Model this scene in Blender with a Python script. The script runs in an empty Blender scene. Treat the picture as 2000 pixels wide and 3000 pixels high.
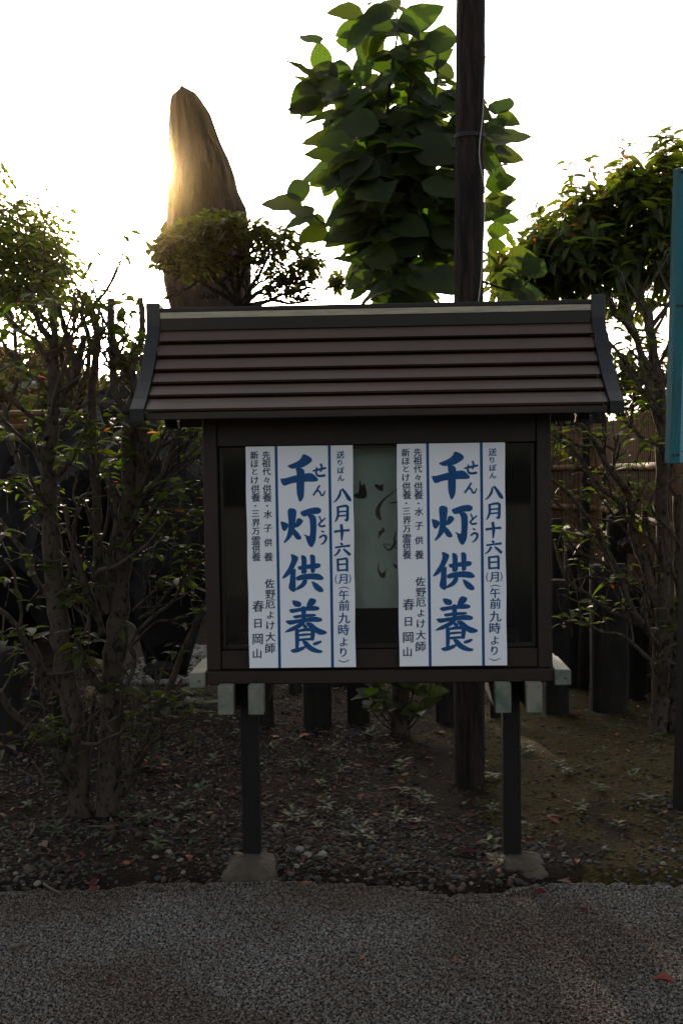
import bpy, math, random
from mathutils import Vector, Matrix, Quaternion, noise
from mathutils.geometry import tessellate_polygon
random.seed(7)
S = bpy.context.scene
COL = S.collection
# ------------------------------------------------------------------ camera
F = 3200.0; PITCH = math.radians(2.15); ROLL = 0.015; CZ = 1.5
CAM = Vector((0, 0, CZ))
fw = Vector((0, math.cos(PITCH), -math.sin(PITCH)))
r0 = Vector((1, 0, 0)); u0 = Vector((0, math.sin(PITCH), math.cos(PITCH)))
up = (u0 * math.cos(ROLL) + r0 * math.sin(ROLL)).normalized()
rt = (r0 * math.cos(ROLL) - u0 * math.sin(ROLL)).normalized()
cam = bpy.data.cameras.new('camera'); co = bpy.data.objects.new('camera', cam); COL.objects.link(co)
m3 = Matrix((rt, up, -fw)).transposed()
co.matrix_world = Matrix.Translation(CAM) @ m3.to_4x4()
cam.sensor_fit = 'VERTICAL'; cam.sensor_height = 36; cam.lens = 36 * F / 3000
cam.clip_start = 0.05; cam.clip_end = 1500
S.camera = co
S.render.resolution_x = 682; S.render.resolution_y = 1024
# ------------------------------------------------------------------ light
SUN_AZ = math.radians(-9.05)      # left of +Y
SUN_EL = math.radians(14.9)
w = bpy.data.worlds.new('World'); S.world = w; w.use_nodes = True
nt = w.node_tree; nt.nodes.clear()
sky = nt.nodes.new('ShaderNodeTexSky'); sky.sky_type = 'NISHITA'; sky.sun_disc = False
sky.sun_elevation = SUN_EL; sky.sun_rotation = SUN_AZ
sky.air_density = 1.0; sky.dust_density = 5.0; sky.ozone_density = 1.0
bg = nt.nodes.new('ShaderNodeBackground'); bg.inputs[1].default_value = 0.15
wo = nt.nodes.new('ShaderNodeOutputWorld')
hsv = nt.nodes.new('ShaderNodeHueSaturation'); hsv.inputs['Saturation'].default_value = 0.5
wm = nt.nodes.new('ShaderNodeMix'); wm.data_type = 'RGBA'; wm.blend_type = 'MULTIPLY'; wm.inputs[0].default_value = 1.0; wm.inputs[7].default_value = (1.03, 1.0, 0.96, 1)   # hazy whitish sky
nt.links.new(sky.outputs[0], hsv.inputs['Color']); nt.links.new(hsv.outputs[0], wm.inputs[6]); nt.links.new(wm.outputs[2], bg.inputs[0]); nt.links.new(bg.outputs[0], wo.inputs[0])
sl = bpy.data.lights.new('sun', 'SUN'); sl.energy = 3.0; sl.angle = math.radians(0.53); sl.color = (1.0, 0.80, 0.58)
so = bpy.data.objects.new('sun', sl); COL.objects.link(so)
sd = Vector((math.sin(SUN_AZ) * math.cos(SUN_EL), math.cos(SUN_AZ) * math.cos(SUN_EL), math.sin(SUN_EL)))
so.rotation_euler = sd.to_track_quat('Z', 'Y').to_euler()
so.location = (-2, 12, 6)
S.view_settings.view_transform = 'Standard'; S.view_settings.look = 'None'
S.view_settings.exposure = 1.12; S.view_settings.gamma = 1.0
S.view_settings.use_curve_mapping = False

HAZE = 0.00028; HAZE_G = 0.984
# ------------------------------------------------------------------ helpers
def P(px, py, Y):
    d = fw * F + rt * (px - 1000) - up * (py - 1500)
    return CAM + d * (Y / d.y)
def G(px, py, z=0.0):
    d = fw * F + rt * (px - 1000) - up * (py - 1500)
    return CAM + d * ((z - CZ) / d.z)
def pxm(r, Y): return r * Y / F      # pixels -> metres at depth
def U(a, b): return random.uniform(a, b)

def node_mat(name):
    m = bpy.data.materials.new(name); m.use_nodes = True
    t = m.node_tree; b = t.nodes['Principled BSDF']
    return m, t, b
def mat(name, c1, c2=None, rough=0.7, scale=8, bump=0.0, bscale=None, detail=6, stretch=(1, 1, 1), spec=0.3, metal=0, rnd=0.0, mid=(0.35, 0.65), bdist=0.01):
    m, t, b = node_mat(name)
    b.inputs['Roughness'].default_value = rough; b.inputs['Metallic'].default_value = metal
    b.inputs['Specular IOR Level'].default_value = spec
    if c2 is None: c2 = tuple(x * 0.75 for x in c1)
    tc = t.nodes.new('ShaderNodeTexCoord'); mp = t.nodes.new('ShaderNodeMapping')
    mp.inputs['Scale'].default_value = stretch
    t.links.new(tc.outputs['Object'], mp.inputs[0])
    n = t.nodes.new('ShaderNodeTexNoise'); n.inputs['Scale'].default_value = scale; n.inputs['Detail'].default_value = detail
    n.inputs['Roughness'].default_value = 0.65
    t.links.new(mp.outputs[0], n.inputs[0])
    r = t.nodes.new('ShaderNodeValToRGB')
    r.color_ramp.elements[0].position = mid[0]; r.color_ramp.elements[1].position = mid[1]
    r.color_ramp.elements[0].color = (*c2, 1); r.color_ramp.elements[1].color = (*c1, 1)
    t.links.new(n.outputs[0], r.inputs[0]); last = r.outputs[0]
    if rnd:
        oi = t.nodes.new('ShaderNodeObjectInfo'); mr = t.nodes.new('ShaderNodeMapRange')
        mr.inputs[3].default_value = 1 - rnd; mr.inputs[4].default_value = 1 + rnd
        t.links.new(oi.outputs['Random'], mr.inputs[0])
        hs = t.nodes.new('ShaderNodeHueSaturation'); t.links.new(last, hs.inputs['Color']); t.links.new(mr.outputs[0], hs.inputs['Value'])
        last = hs.outputs[0]
    t.links.new(last, b.inputs['Base Color'])
    if bump:
        n2 = t.nodes.new('ShaderNodeTexNoise'); n2.inputs['Scale'].default_value = bscale or scale * 3; n2.inputs['Detail'].default_value = 6
        t.links.new(mp.outputs[0], n2.inputs[0])
        bp = t.nodes.new('ShaderNodeBump'); bp.inputs['Strength'].default_value = bump; bp.inputs['Distance'].default_value = bdist
        t.links.new(n2.outputs[0], bp.inputs['Height']); t.links.new(bp.outputs[0], b.inputs['Normal'])
    return m
def leaf_mat(name, top, trans, tw=0.45, rough=0.5, var=0.35, hue=0.03, veins=0.0, spec=0.25):
    m, t, b = node_mat(name)
    b.inputs['Roughness'].default_value = rough; b.inputs['Specular IOR Level'].default_value = spec
    oi = t.nodes.new('ShaderNodeObjectInfo'); geo = t.nodes.new('ShaderNodeNewGeometry')
    ad = t.nodes.new('ShaderNodeMath'); ad.operation = 'ADD'
    t.links.new(oi.outputs['Random'], ad.inputs[0]); t.links.new(geo.outputs['Random Per Island'], ad.inputs[1])
    fr = t.nodes.new('ShaderNodeMath'); fr.operation = 'FRACT'; t.links.new(ad.outputs[0], fr.inputs[0])
    mv = t.nodes.new('ShaderNodeMapRange'); mv.inputs[3].default_value = 1 - var; mv.inputs[4].default_value = 1 + var
    t.links.new(fr.outputs[0], mv.inputs[0])
    mu = t.nodes.new('ShaderNodeMath'); mu.operation = 'MULTIPLY'; mu.inputs[1].default_value = 7.31; t.links.new(fr.outputs[0], mu.inputs[0])
    f2 = t.nodes.new('ShaderNodeMath'); f2.operation = 'FRACT'; t.links.new(mu.outputs[0], f2.inputs[0])
    mh = t.nodes.new('ShaderNodeMapRange'); mh.inputs[3].default_value = 0.5 - hue; mh.inputs[4].default_value = 0.5 + hue * 0.6
    t.links.new(f2.outputs[0], mh.inputs[0])
    fac = mv.outputs[0]
    if veins:
        tc = t.nodes.new('ShaderNodeTexCoord'); mp = t.nodes.new('ShaderNodeMapping')
        t.links.new(tc.outputs['Object'], mp.inputs[0])
        # herringbone: y - |x|*0.7
        sx = t.nodes.new('ShaderNodeSeparateXYZ'); t.links.new(mp.outputs[0], sx.inputs[0])
        ab = t.nodes.new('ShaderNodeMath'); ab.operation = 'ABSOLUTE'; t.links.new(sx.outputs[0], ab.inputs[0])
        m1 = t.nodes.new('ShaderNodeMath'); m1.operation = 'MULTIPLY_ADD'; m1.inputs[1].default_value = -0.7
        t.links.new(ab.outputs[0], m1.inputs[0]); t.links.new(sx.outputs[1], m1.inputs[2])
        m2 = t.nodes.new('ShaderNodeMath'); m2.operation = 'MULTIPLY'; m2.inputs[1].default_value = 62.0; t.links.new(m1.outputs[0], m2.inputs[0])
        m3_ = t.nodes.new('ShaderNodeMath'); m3_.operation = 'FRACT'; t.links.new(m2.outputs[0], m3_.inputs[0])
        m4 = t.nodes.new('ShaderNodeMath'); m4.operation = 'LESS_THAN'; m4.inputs[1].default_value = 0.12; t.links.new(m3_.outputs[0], m4.inputs[0])
        m5 = t.nodes.new('ShaderNodeMath'); m5.operation = 'LESS_THAN'; m5.inputs[1].default_value = 0.0018; t.links.new(ab.outputs[0], m5.inputs[0])
        m6 = t.nodes.new('ShaderNodeMath'); m6.operation = 'MAXIMUM'; t.links.new(m4.outputs[0], m6.inputs[0]); t.links.new(m5.outputs[0], m6.inputs[1])
        m7 = t.nodes.new('ShaderNodeMath'); m7.operation = 'MULTIPLY_ADD'; m7.inputs[1].default_value = -veins; m7.inputs[2].default_value = 1.0; t.links.new(m6.outputs[0], m7.inputs[0])
        m8 = t.nodes.new('ShaderNodeMath'); m8.operation = 'MULTIPLY'; t.links.new(m7.outputs[0], m8.inputs[0]); t.links.new(fac, m8.inputs[1])
        fac = m8.outputs[0]
    def hs(c):
        h = t.nodes.new('ShaderNodeHueSaturation'); h.inputs['Color'].default_value = (*c, 1)
        t.links.new(fac, h.inputs['Value']); t.links.new(mh.outputs[0], h.inputs['Hue']); return h
    t.links.new(hs(top).outputs[0], b.inputs['Base Color'])
    tr = t.nodes.new('ShaderNodeBsdfTranslucent'); t.links.new(hs(trans).outputs[0], tr.inputs[0])
    mx = t.nodes.new('ShaderNodeMixShader'); mx.inputs[0].default_value = tw
    t.links.new(b.outputs[0], mx.inputs[1]); t.links.new(tr.outputs[0], mx.inputs[2])
    t.links.new(mx.outputs[0], t.nodes['Material Output'].inputs[0])
    return m

class MB:
    def __init__(s): s.v = []; s.f = []
    def add(s, vs, fs):
        o = len(s.v); s.v += [tuple(v) for v in vs]; s.f += [tuple(i + o for i in f) for f in fs]; return s
    def box(s, x0, x1, y0, y1, z0, z1, b=0.0, M=None):
        if b <= 0:
            vs = [(x, y, z) for z in (z0, z1) for y in (y0, y1) for x in (x0, x1)]
            fs = [(0, 2, 3, 1), (4, 5, 7, 6), (0, 1, 5, 4), (2, 6, 7, 3), (0, 4, 6, 2), (1, 3, 7, 5)]
        else:
            # chamfered box: 24 verts
            import itertools
            vs = []; idx = {}
            for sx, sy, sz in itertools.product((0, 1), repeat=3):
                for ax in range(3):
                    c = [(x0, x1)[sx], (y0, y1)[sy], (z0, z1)[sz]]
                    for k, sg in enumerate((sx, sy, sz)):
                        if k != ax: c[k] += b if sg == 0 else -b
                    idx[(sx, sy, sz, ax)] = len(vs); vs.append(tuple(c))
            fs = []
            for ax in range(3):
                o = [k for k in range(3) if k != ax]
                for sg in (0, 1):
                    q = []
                    for a_, b_ in ((0, 0), (1, 0), (1, 1), (0, 1)):
                        k = [0, 0, 0]; k[ax] = sg; k[o[0]] = a_; k[o[1]] = b_; q.append(idx[(*k, ax)])
                    fs.append(tuple(q))
            for ax in range(3):      # edges along ax
                o = [k for k in range(3) if k != ax]
                for a_ in (0, 1):
                    for b_ in (0, 1):
                        q = []
                        for e in (0, 1):
                            k = [0, 0, 0]; k[ax] = e; k[o[0]] = a_; k[o[1]] = b_
                            q.append((idx[(*k, o[0])], idx[(*k, o[1])]))
                        fs.append((q[0][0], q[0][1], q[1][1], q[1][0]))
            for sx, sy, sz in itertools.product((0, 1), repeat=3):
                fs.append((idx[(sx, sy, sz, 0)], idx[(sx, sy, sz, 1)], idx[(sx, sy, sz, 2)]))
        if M is not None: vs = [M @ Vector(v) for v in vs]
        return s.add(vs, fs)
    def tube(s, pts, rad, sides=8, knob=0.0, cap=True, sub=3, wob=0.0):
        pts = [Vector(p) for p in pts]
        if not hasattr(rad, '__len__'): rad = [rad] * len(pts)
        # catmull-rom resample
        P2 = []; R2 = []
        n = len(pts)
        for i in range(n - 1):
            a = pts[max(i - 1, 0)]; b = pts[i]; c = pts[i + 1]; d = pts[min(i + 2, n - 1)]
            for k in range(sub):
                t = k / sub
                P2.append(0.5 * ((2 * b) + (c - a) * t + (2 * a - 5 * b + 4 * c - d) * t * t + (3 * b - a - 3 * c + d) * t ** 3))
                R2.append(rad[i] * (1 - t) + rad[i + 1] * t)
        P2.append(pts[-1]); R2.append(rad[-1])
        if wob:
            for i in range(1, len(P2) - 1):
                P2[i] = P2[i] + Vector(noise.noise_vector(P2[i] * 9.0)) * wob
        vs = []; fs = []
        T = (P2[1] - P2[0]).normalized()
        X = T.orthogonal().normalized()
        for i, p in enumerate(P2):
            T2 = (P2[min(i + 1, len(P2) - 1)] - P2[max(i - 1, 0)])
            if T2.length < 1e-9: T2 = T
            T2.normalize(); X = (X - T2 * X.dot(T2)).normalized(); Y = T2.cross(X)
            for k in range(sides):
                a = 2 * math.pi * k / sides
                d = X * math.cos(a) + Y * math.sin(a)
                r = R2[i]
                if knob: r *= 1 + knob * noise.noise((p + d * r) * (0.5 / max(r, 0.004)) * 0.9)
                vs.append(p + d * r)
            if i:
                o = (i - 1) * sides
                for k in range(sides):
                    k2 = (k + 1) % sides
                    fs.append((o + k, o + k2, o + sides + k2, o + sides + k))
        if cap:
            fs.append(tuple(range(sides))[::-1]); o = (len(P2) - 1) * sides
            fs.append(tuple(o + k for k in range(sides)))
        return s.add(vs, fs)
    def mesh(s, name, m=None, smooth=False):
        me = bpy.data.meshes.new(name); me.from_pydata(s.v, [], s.f)
        if m: me.materials.append(m)
        if smooth: me.polygons.foreach_set('use_smooth', [True] * len(me.polygons))
        me.update(); return me
    def build(s, name, m=None, parent=None, smooth=False, kind=None):
        return obj(name, s.mesh(name, m, smooth), parent, kind=kind)
def fixn(o):
    import bmesh
    b = bmesh.new(); b.from_mesh(o.data); bmesh.ops.recalc_face_normals(b, faces=b.faces); b.to_mesh(o.data); b.free(); return o
def obj(name, me, parent=None, M=None, kind=None):
    o = bpy.data.objects.new(name, me); COL.objects.link(o)
    if parent: o.parent = parent
    if M is not None: o.matrix_local = M
    if kind: o['kind'] = kind
    return o
def tag(o, label, cat, group=None):
    o['label'] = label; o['category'] = cat
    if group: o['group'] = group
    return o
def thing(name, label, cat, loc=(0, 0, 0), rz=0, group=None):
    o = obj(name, None); o.location = loc; o.rotation_euler = (0, 0, rz); o.empty_display_size = 0.1
    return tag(o, label, cat, group)
def world_thing(name, label, cat, loc, group=None):
    """empty at loc; returns (empty, inverse offset matrix) so parts can be given in world coordinates"""
    o = thing(name, label, cat, loc, 0, group); return o, Matrix.Translation(-Vector(loc))
def part(mb, name, m, t, off, smooth=False, kind=None):
    o = mb.build(name, m, t, smooth, kind); o.matrix_local = off; return o

# ------------------------------------------------------------------ materials
M = {}
M['roof'] = mat('brown coated metal', (0.0716, 0.0407, 0.0277), (0.0556, 0.0332, 0.0229), rough=0.34, scale=3, spec=0.5, bump=0.05, bscale=90)
M['roofdark'] = mat('dark coated metal edge', (0.0026, 0.0041, 0.0049), (0.0018, 0.0029, 0.0035), rough=0.4, scale=6, spec=0.45)
M['ridge'] = mat('bronze metal cap', (0.0137, 0.0101, 0.0055), (0.0098, 0.0072, 0.0042), rough=0.5, scale=5, spec=0.3)
M['strip'] = mat('weathered zinc strip', (0.4340, 0.3536, 0.2232), (0.1820, 0.1972, 0.1736), rough=0.5, scale=5, detail=10, stretch=(3, 3, 40), spec=0.5, mid=(0.3, 0.62))
M['fascia'] = mat('dark red brown fascia', (0.035, 0.018, 0.010), (0.014, 0.009, 0.007), rough=0.5, scale=5, stretch=(1, 1, 8))
M['frame'] = mat('dark bronze frame', (0.0209, 0.0095, 0.0050), (0.0135, 0.0069, 0.0037), rough=0.55, scale=5, stretch=(2, 2, 2), bump=0.08, bscale=60, spec=0.35)
M['post'] = mat('dark stained post', (0.0064, 0.0045, 0.0033), (0.0037, 0.0027, 0.0021), rough=0.65, scale=9, stretch=(6, 6, 0.6), bump=0.25, bscale=30)
M['case'] = mat('case interior black', (0.0066, 0.0066, 0.0075), (0.0042, 0.0042, 0.0050), rough=0.8)
M['capend'] = mat('verdigris painted cap', (0.1909, 0.1784, 0.1411), (0.0706, 0.1037, 0.0789), rough=0.6, scale=11, detail=5, bump=0.1, bscale=70, mid=(0.36, 0.6))
M['concrete'] = mat('rough concrete footing', (0.0840, 0.0655, 0.0474), (0.0408, 0.0327, 0.0242), rough=0.95, scale=14, bump=0.6, bscale=60, detail=10)
M['paper'] = mat('poster paper', (0.84, 0.84, 0.87), (0.80, 0.81, 0.84), rough=0.75, scale=3)
M['ink'] = mat('blue poster ink', (0.004, 0.075, 0.235), (0.003, 0.060, 0.190), rough=0.6, scale=8)
M['navy'] = mat('navy poster ink', (0.016, 0.030, 0.095), (0.012, 0.025, 0.08), rough=0.6, scale=8)
M['oldpaper'] = mat('aged calligraphy paper', (0.4980, 0.5478, 0.4814), (0.3818, 0.4316, 0.3735), rough=0.8, scale=4)
M['sumi'] = mat('black brush ink', (0.012, 0.009, 0.007), rough=0.6)
M['bark_pole'] = mat('weathered pole wood', (0.0428, 0.0239, 0.0182), (0.0057, 0.0035, 0.0028), rough=0.9, scale=9, detail=12, stretch=(5, 5, 0.45), bump=0.9, bscale=14, mid=(0.42, 0.68), bdist=0.02)
M['bark_grey'] = mat('grey speckled bark', (0.0583, 0.0433, 0.0317), (0.0066, 0.0054, 0.0043), rough=0.95, scale=42, detail=9, stretch=(1, 1, 0.6), bump=0.8, bscale=60, mid=(0.37, 0.50))
M['bark_dark'] = mat('dark bark', (0.0232, 0.0181, 0.0139), (0.0080, 0.0065, 0.0051), rough=0.95, scale=30, bump=0.5)
M['stone'] = mat('standing stone', (0.0549, 0.0332, 0.0240), (0.0183, 0.0122, 0.0099), rough=0.85, scale=3.2, detail=12, stretch=(2.2, 2.2, 0.35), bump=1.0, bscale=7, bdist=0.08, mid=(0.3, 0.7))
M['rock'] = mat('dark volcanic rock', (0.0083, 0.0070, 0.0068), (0.0019, 0.0016, 0.0019), rough=0.9, scale=5, detail=12, bump=1.0, bscale=9, bdist=0.05)
M['pillar'] = mat('dark stone pillar', (0.0191, 0.0150, 0.0121), (0.0069, 0.0057, 0.0051), rough=0.9, scale=7, detail=12, stretch=(2, 2, 0.6), bump=0.7, bscale=22)
M['bamboo'] = mat('aged bamboo', (0.1187, 0.0560, 0.0206), (0.0685, 0.0311, 0.0112), rough=0.6, scale=6, stretch=(3, 3, 0.5), rnd=0.2)
M['bamboorail'] = mat('bamboo rail', (0.1594, 0.0934, 0.0349), (0.0930, 0.0498, 0.0203), rough=0.65, scale=6, rnd=0.1, spec=0.15)
M['rope'] = mat('black hemp tie', (0.01, 0.008, 0.007), rough=0.9)
M['teal'] = mat('weathered turquoise paint', (0.0156, 0.1195, 0.1415), (0.0249, 0.0647, 0.0685), rough=0.65, scale=6, detail=12, stretch=(5, 5, 0.7), bump=0.3, bscale=20, mid=(0.3, 0.5))
M['lightblue'] = mat('pale blue sheet', (0.1461, 0.3320, 0.4382), (0.1129, 0.2789, 0.3851), rough=0.5, scale=5)
M['signwhite'] = mat('white sign face', (0.75, 0.76, 0.76), (0.68, 0.7, 0.7), rough=0.5)
M['rust'] = mat('rusty bolt', (0.06, 0.03, 0.02), (0.03, 0.015, 0.01), rough=0.8, scale=40)
M['wire'] = mat('pale cable', (0.3735, 0.3486, 0.3154), rough=0.5)
M['steel'] = mat('dark wire', (0.03, 0.03, 0.03), rough=0.5, spec=0.5)
M['leaf_big'] = leaf_mat('magnolia leaf', (0.0280, 0.0390, 0.0110), (0.0880, 0.1560, 0.0082), tw=0.38, rough=0.6, var=0.35, veins=0.35)
M['leaf_hedge'] = leaf_mat('hedge leaf', (0.0299, 0.0388, 0.0101), (0.0930, 0.1489, 0.0095), tw=0.38, rough=0.6, var=0.45, veins=0.25, spec=0.25)
M['leaf_young'] = leaf_mat('young red leaf', (0.0960, 0.0390, 0.0152), (0.4000, 0.1248, 0.0304), tw=0.5, rough=0.5, var=0.3)
M['leaf_cherry'] = leaf_mat('cherry leaf', (0.0299, 0.0421, 0.0114), (0.1594, 0.2201, 0.0126), tw=0.45, rough=0.5, var=0.4)
M['leaf_top'] = leaf_mat('topiary leaf', (0.0208, 0.0265, 0.0061), (0.1200, 0.1482, 0.0076), tw=0.42, rough=0.5, var=0.4)
M['leaf_left'] = leaf_mat('elm leaf', (0.0320, 0.0507, 0.0076), (0.1920, 0.2808, 0.0152), tw=0.5, rough=0.5, var=0.4)
M['leaf_far'] = leaf_mat('far foliage', (0.0199, 0.0259, 0.0114), (0.0531, 0.0712, 0.0126), tw=0.3, rough=0.7, var=0.35)
M['weed'] = leaf_mat('weed leaf', (0.0379, 0.0528, 0.0223), (0.0813, 0.1761, 0.0256), tw=0.2, rough=0.6, var=0.35)
M['dry_red'] = leaf_mat('dry red leaf', (0.075, 0.013, 0.010), (0.12, 0.02, 0.01), tw=0.15, rough=0.7, var=0.4)
M['dry_orange'] = leaf_mat('dry orange leaf', (0.22, 0.075, 0.032), (0.2, 0.06, 0.02), tw=0.15, rough=0.7, var=0.3)
M['dry_brown'] = leaf_mat('dry brown leaf', (0.10, 0.056, 0.036), (0.07, 0.035, 0.015), tw=0.15, rough=0.8, var=0.4)
M['twig'] = mat('dry twig', (0.13, 0.10, 0.075), (0.05, 0.04, 0.03), rough=0.9, scale=40)
M['tile'] = mat('grey roof tile', (0.16, 0.17, 0.18), (0.08, 0.085, 0.09), rough=0.6, scale=6, spec=0.5)
M['redwall'] = mat('dark red wall', (0.16, 0.03, 0.025), (0.10, 0.02, 0.018), rough=0.8)
M['plaster'] = mat('pale plaster', (0.5, 0.48, 0.44), rough=0.9)
M['darkwood'] = mat('dark timber', (0.05, 0.035, 0.025), rough=0.8)

def glass_mat():
    m, t, b = node_mat('case glass'); t.nodes.remove(b)
    tr = t.nodes.new('ShaderNodeBsdfTransparent'); tr.inputs[0].default_value = (0.90, 0.93, 0.92, 1)
    gl = t.nodes.new('ShaderNodeBsdfGlossy'); gl.inputs['Roughness'].default_value = 0.03
    fr = t.nodes.new('ShaderNodeFresnel'); fr.inputs[0].default_value = 1.5
    mx = t.nodes.new('ShaderNodeMixShader'); t.links.new(fr.outputs[0], mx.inputs[0])
    t.links.new(tr.outputs[0], mx.inputs[1]); t.links.new(gl.outputs[0], mx.inputs[2])
    t.links.new(mx.outputs[0], t.nodes['Material Output'].inputs[0]); return m
M['glass'] = glass_mat()

def pebble_mat(name, cols, rough=0.85):
    m, t, b = node_mat(name); b.inputs['Roughness'].default_value = rough; b.inputs['Specular IOR Level'].default_value = 0.3
    oi = t.nodes.new('ShaderNodeObjectInfo'); r = t.nodes.new('ShaderNodeValToRGB'); r.color_ramp.interpolation = 'CONSTANT'
    el = r.color_ramp.elements
    for i, (p_, c) in enumerate(cols):
        e = el[i] if i < 2 else el.new(p_)
        e.position = p_; e.color = (*c, 1)
    t.links.new(oi.outputs['Random'], r.inputs[0])
    tc = t.nodes.new('ShaderNodeTexCoord'); n = t.nodes.new('ShaderNodeTexNoise'); n.inputs['Scale'].default_value = 2.0
    t.links.new(tc.outputs['Object'], n.inputs[0])
    mr = t.nodes.new('ShaderNodeMapRange'); mr.inputs[3].default_value = 0.7; mr.inputs[4].default_value = 1.3
    t.links.new(n.outputs[0], mr.inputs[0])
    hs = t.nodes.new('ShaderNodeHueSaturation'); t.links.new(r.outputs[0], hs.inputs['Color']); t.links.new(mr.outputs[0], hs.inputs['Value'])
    t.links.new(hs.outputs[0], b.inputs['Base Color']); return m
M['gravel'] = pebble_mat('path gravel', [(0.0, (0.138, 0.130, 0.118)), (0.3, (0.105, 0.090, 0.077)), (0.58, (0.085, 0.056, 0.046)), (0.76, (0.18, 0.172, 0.16)), (0.92, (0.066, 0.074, 0.069))])
M['pebble'] = pebble_mat('soil pebbles', [(0.0, (0.036, 0.029, 0.023)), (0.36, (0.018, 0.014, 0.011)), (0.64, (0.066, 0.056, 0.046)), (0.78, (0.036, 0.038, 0.039)), (0.90, (0.065, 0.034, 0.025)), (0.975, (0.17, 0.145, 0.12))])
def patchy(m, c=(0.72, 0.62, 0.54)):
    t = m.node_tree; b = t.nodes['Principled BSDF']; src = b.inputs['Base Color'].links[0].from_socket
    g_ = t.nodes.new('ShaderNodeNewGeometry'); n = t.nodes.new('ShaderNodeTexNoise'); n.inputs['Scale'].default_value = 1.1; n.inputs['Detail'].default_value = 6
    t.links.new(g_.outputs['Position'], n.inputs[0]); r = t.nodes.new('ShaderNodeValToRGB')
    r.color_ramp.elements[0].position = 0.42; r.color_ramp.elements[1].position = 0.60; r.color_ramp.elements[0].color = (*c, 1); r.color_ramp.elements[1].color = (1.12, 1.16, 1.16, 1)
    t.links.new(n.outputs[0], r.inputs[0]); x = t.nodes.new('ShaderNodeMix'); x.data_type = 'RGBA'; x.blend_type = 'MULTIPLY'; x.inputs[0].default_value = 1
    t.links.new(src, x.inputs[6]); t.links.new(r.outputs[0], x.inputs[7]); t.links.new(x.outputs[2], b.inputs['Base Color'])
patchy(M['gravel'])
def soil_mat():
    m, t, b = node_mat('dark leaf-littered soil'); b.inputs['Roughness'].default_value = 0.95; b.inputs['Specular IOR Level'].default_value = 0.1
    tc = t.nodes.new('ShaderNodeTexCoord')
    n = t.nodes.new('ShaderNodeTexNoise'); n.inputs['Scale'].default_value = 14; n.inputs['Detail'].default_value = 12; t.links.new(tc.outputs['Object'], n.inputs[0])
    r = t.nodes.new('ShaderNodeValToRGB'); r.color_ramp.elements[0].position = 0.35; r.color_ramp.elements[1].position = 0.7
    r.color_ramp.elements[0].color = (0.008, 0.0055, 0.004, 1); r.color_ramp.elements[1].color = (0.0187, 0.0115, 0.0072, 1); t.links.new(n.outputs[0], r.inputs[0])
    # moss: grows on the mound at the right
    sx = t.nodes.new('ShaderNodeSeparateXYZ'); t.links.new(tc.outputs['Object'], sx.inputs[0])
    mr = t.nodes.new('ShaderNodeMapRange'); mr.inputs[1].default_value = 0.1; mr.inputs[2].default_value = 1.5; mr.inputs[3].default_value = -0.12; mr.inputs[4].default_value = 0.38; t.links.new(sx.outputs[0], mr.inputs[0])
    my = t.nodes.new('ShaderNodeMapRange'); my.inputs[1].default_value = 4.05; my.inputs[2].default_value = 4.6; my.inputs[3].default_value = -0.16; my.inputs[4].default_value = 0.0; t.links.new(sx.outputs[1], my.inputs[0])
    n2 = t.nodes.new('ShaderNodeTexNoise'); n2.inputs['Scale'].default_value = 3.2; n2.inputs['Detail'].default_value = 8; t.links.new(tc.outputs['Object'], n2.inputs[0])
    a = t.nodes.new('ShaderNodeMath'); a.operation = 'ADD'; t.links.new(mr.outputs[0], a.inputs[0]); t.links.new(n2.outputs[0], a.inputs[1])
    a2 = t.nodes.new('ShaderNodeMath'); a2.operation = 'ADD'; t.links.new(a.outputs[0], a2.inputs[0]); t.links.new(my.outputs[0], a2.inputs[1])
    r2 = t.nodes.new('ShaderNodeValToRGB'); r2.color_ramp.elements[0].position = 0.5; r2.color_ramp.elements[1].position = 0.62; t.links.new(a2.outputs[0], r2.inputs[0])
    n3 = t.nodes.new('ShaderNodeTexNoise'); n3.inputs['Scale'].default_value = 60; n3.inputs['Detail'].default_value = 8; t.links.new(tc.outputs['Object'], n3.inputs[0])
    r3 = t.nodes.new('ShaderNodeValToRGB'); r3.color_ramp.elements[0].position = 0.35; r3.color_ramp.elements[1].position = 0.7
    r3.color_ramp.elements[0].color = (0.012, 0.011, 0.003, 1); r3.color_ramp.elements[1].color = (0.0540, 0.0396, 0.0065, 1); t.links.new(n3.outputs[0], r3.inputs[0])
    mx = t.nodes.new('ShaderNodeMix'); mx.data_type = 'RGBA'; t.links.new(r2.outputs[0], mx.inputs[0]); t.links.new(r.outputs[0], mx.inputs[6]); t.links.new(r3.outputs[0], mx.inputs[7])
    t.links.new(mx.outputs[2], b.inputs['Base Color'])
    n4 = t.nodes.new('ShaderNodeTexNoise'); n4.inputs['Scale'].default_value = 90; n4.inputs['Detail'].default_value = 8; t.links.new(tc.outputs['Object'], n4.inputs[0])
    bp = t.nodes.new('ShaderNodeBump'); bp.inputs['Strength'].default_value = 0.9; bp.inputs['Distance'].default_value = 0.012
    t.links.new(n4.outputs[0], bp.inputs['Height']); t.links.new(bp.outputs[0], b.inputs['Normal'])
    return m
M['soil'] = soil_mat()
M['path'] = mat('path base', (0.055, 0.045, 0.038), (0.025, 0.020, 0.017), rough=0.95, scale=110, detail=6, bump=0.9, bscale=120, bdist=0.006)
M['farground'] = mat('far ground', (0.075, 0.068, 0.05), (0.05, 0.05, 0.03), rough=0.95, scale=0.5, detail=10)

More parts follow.
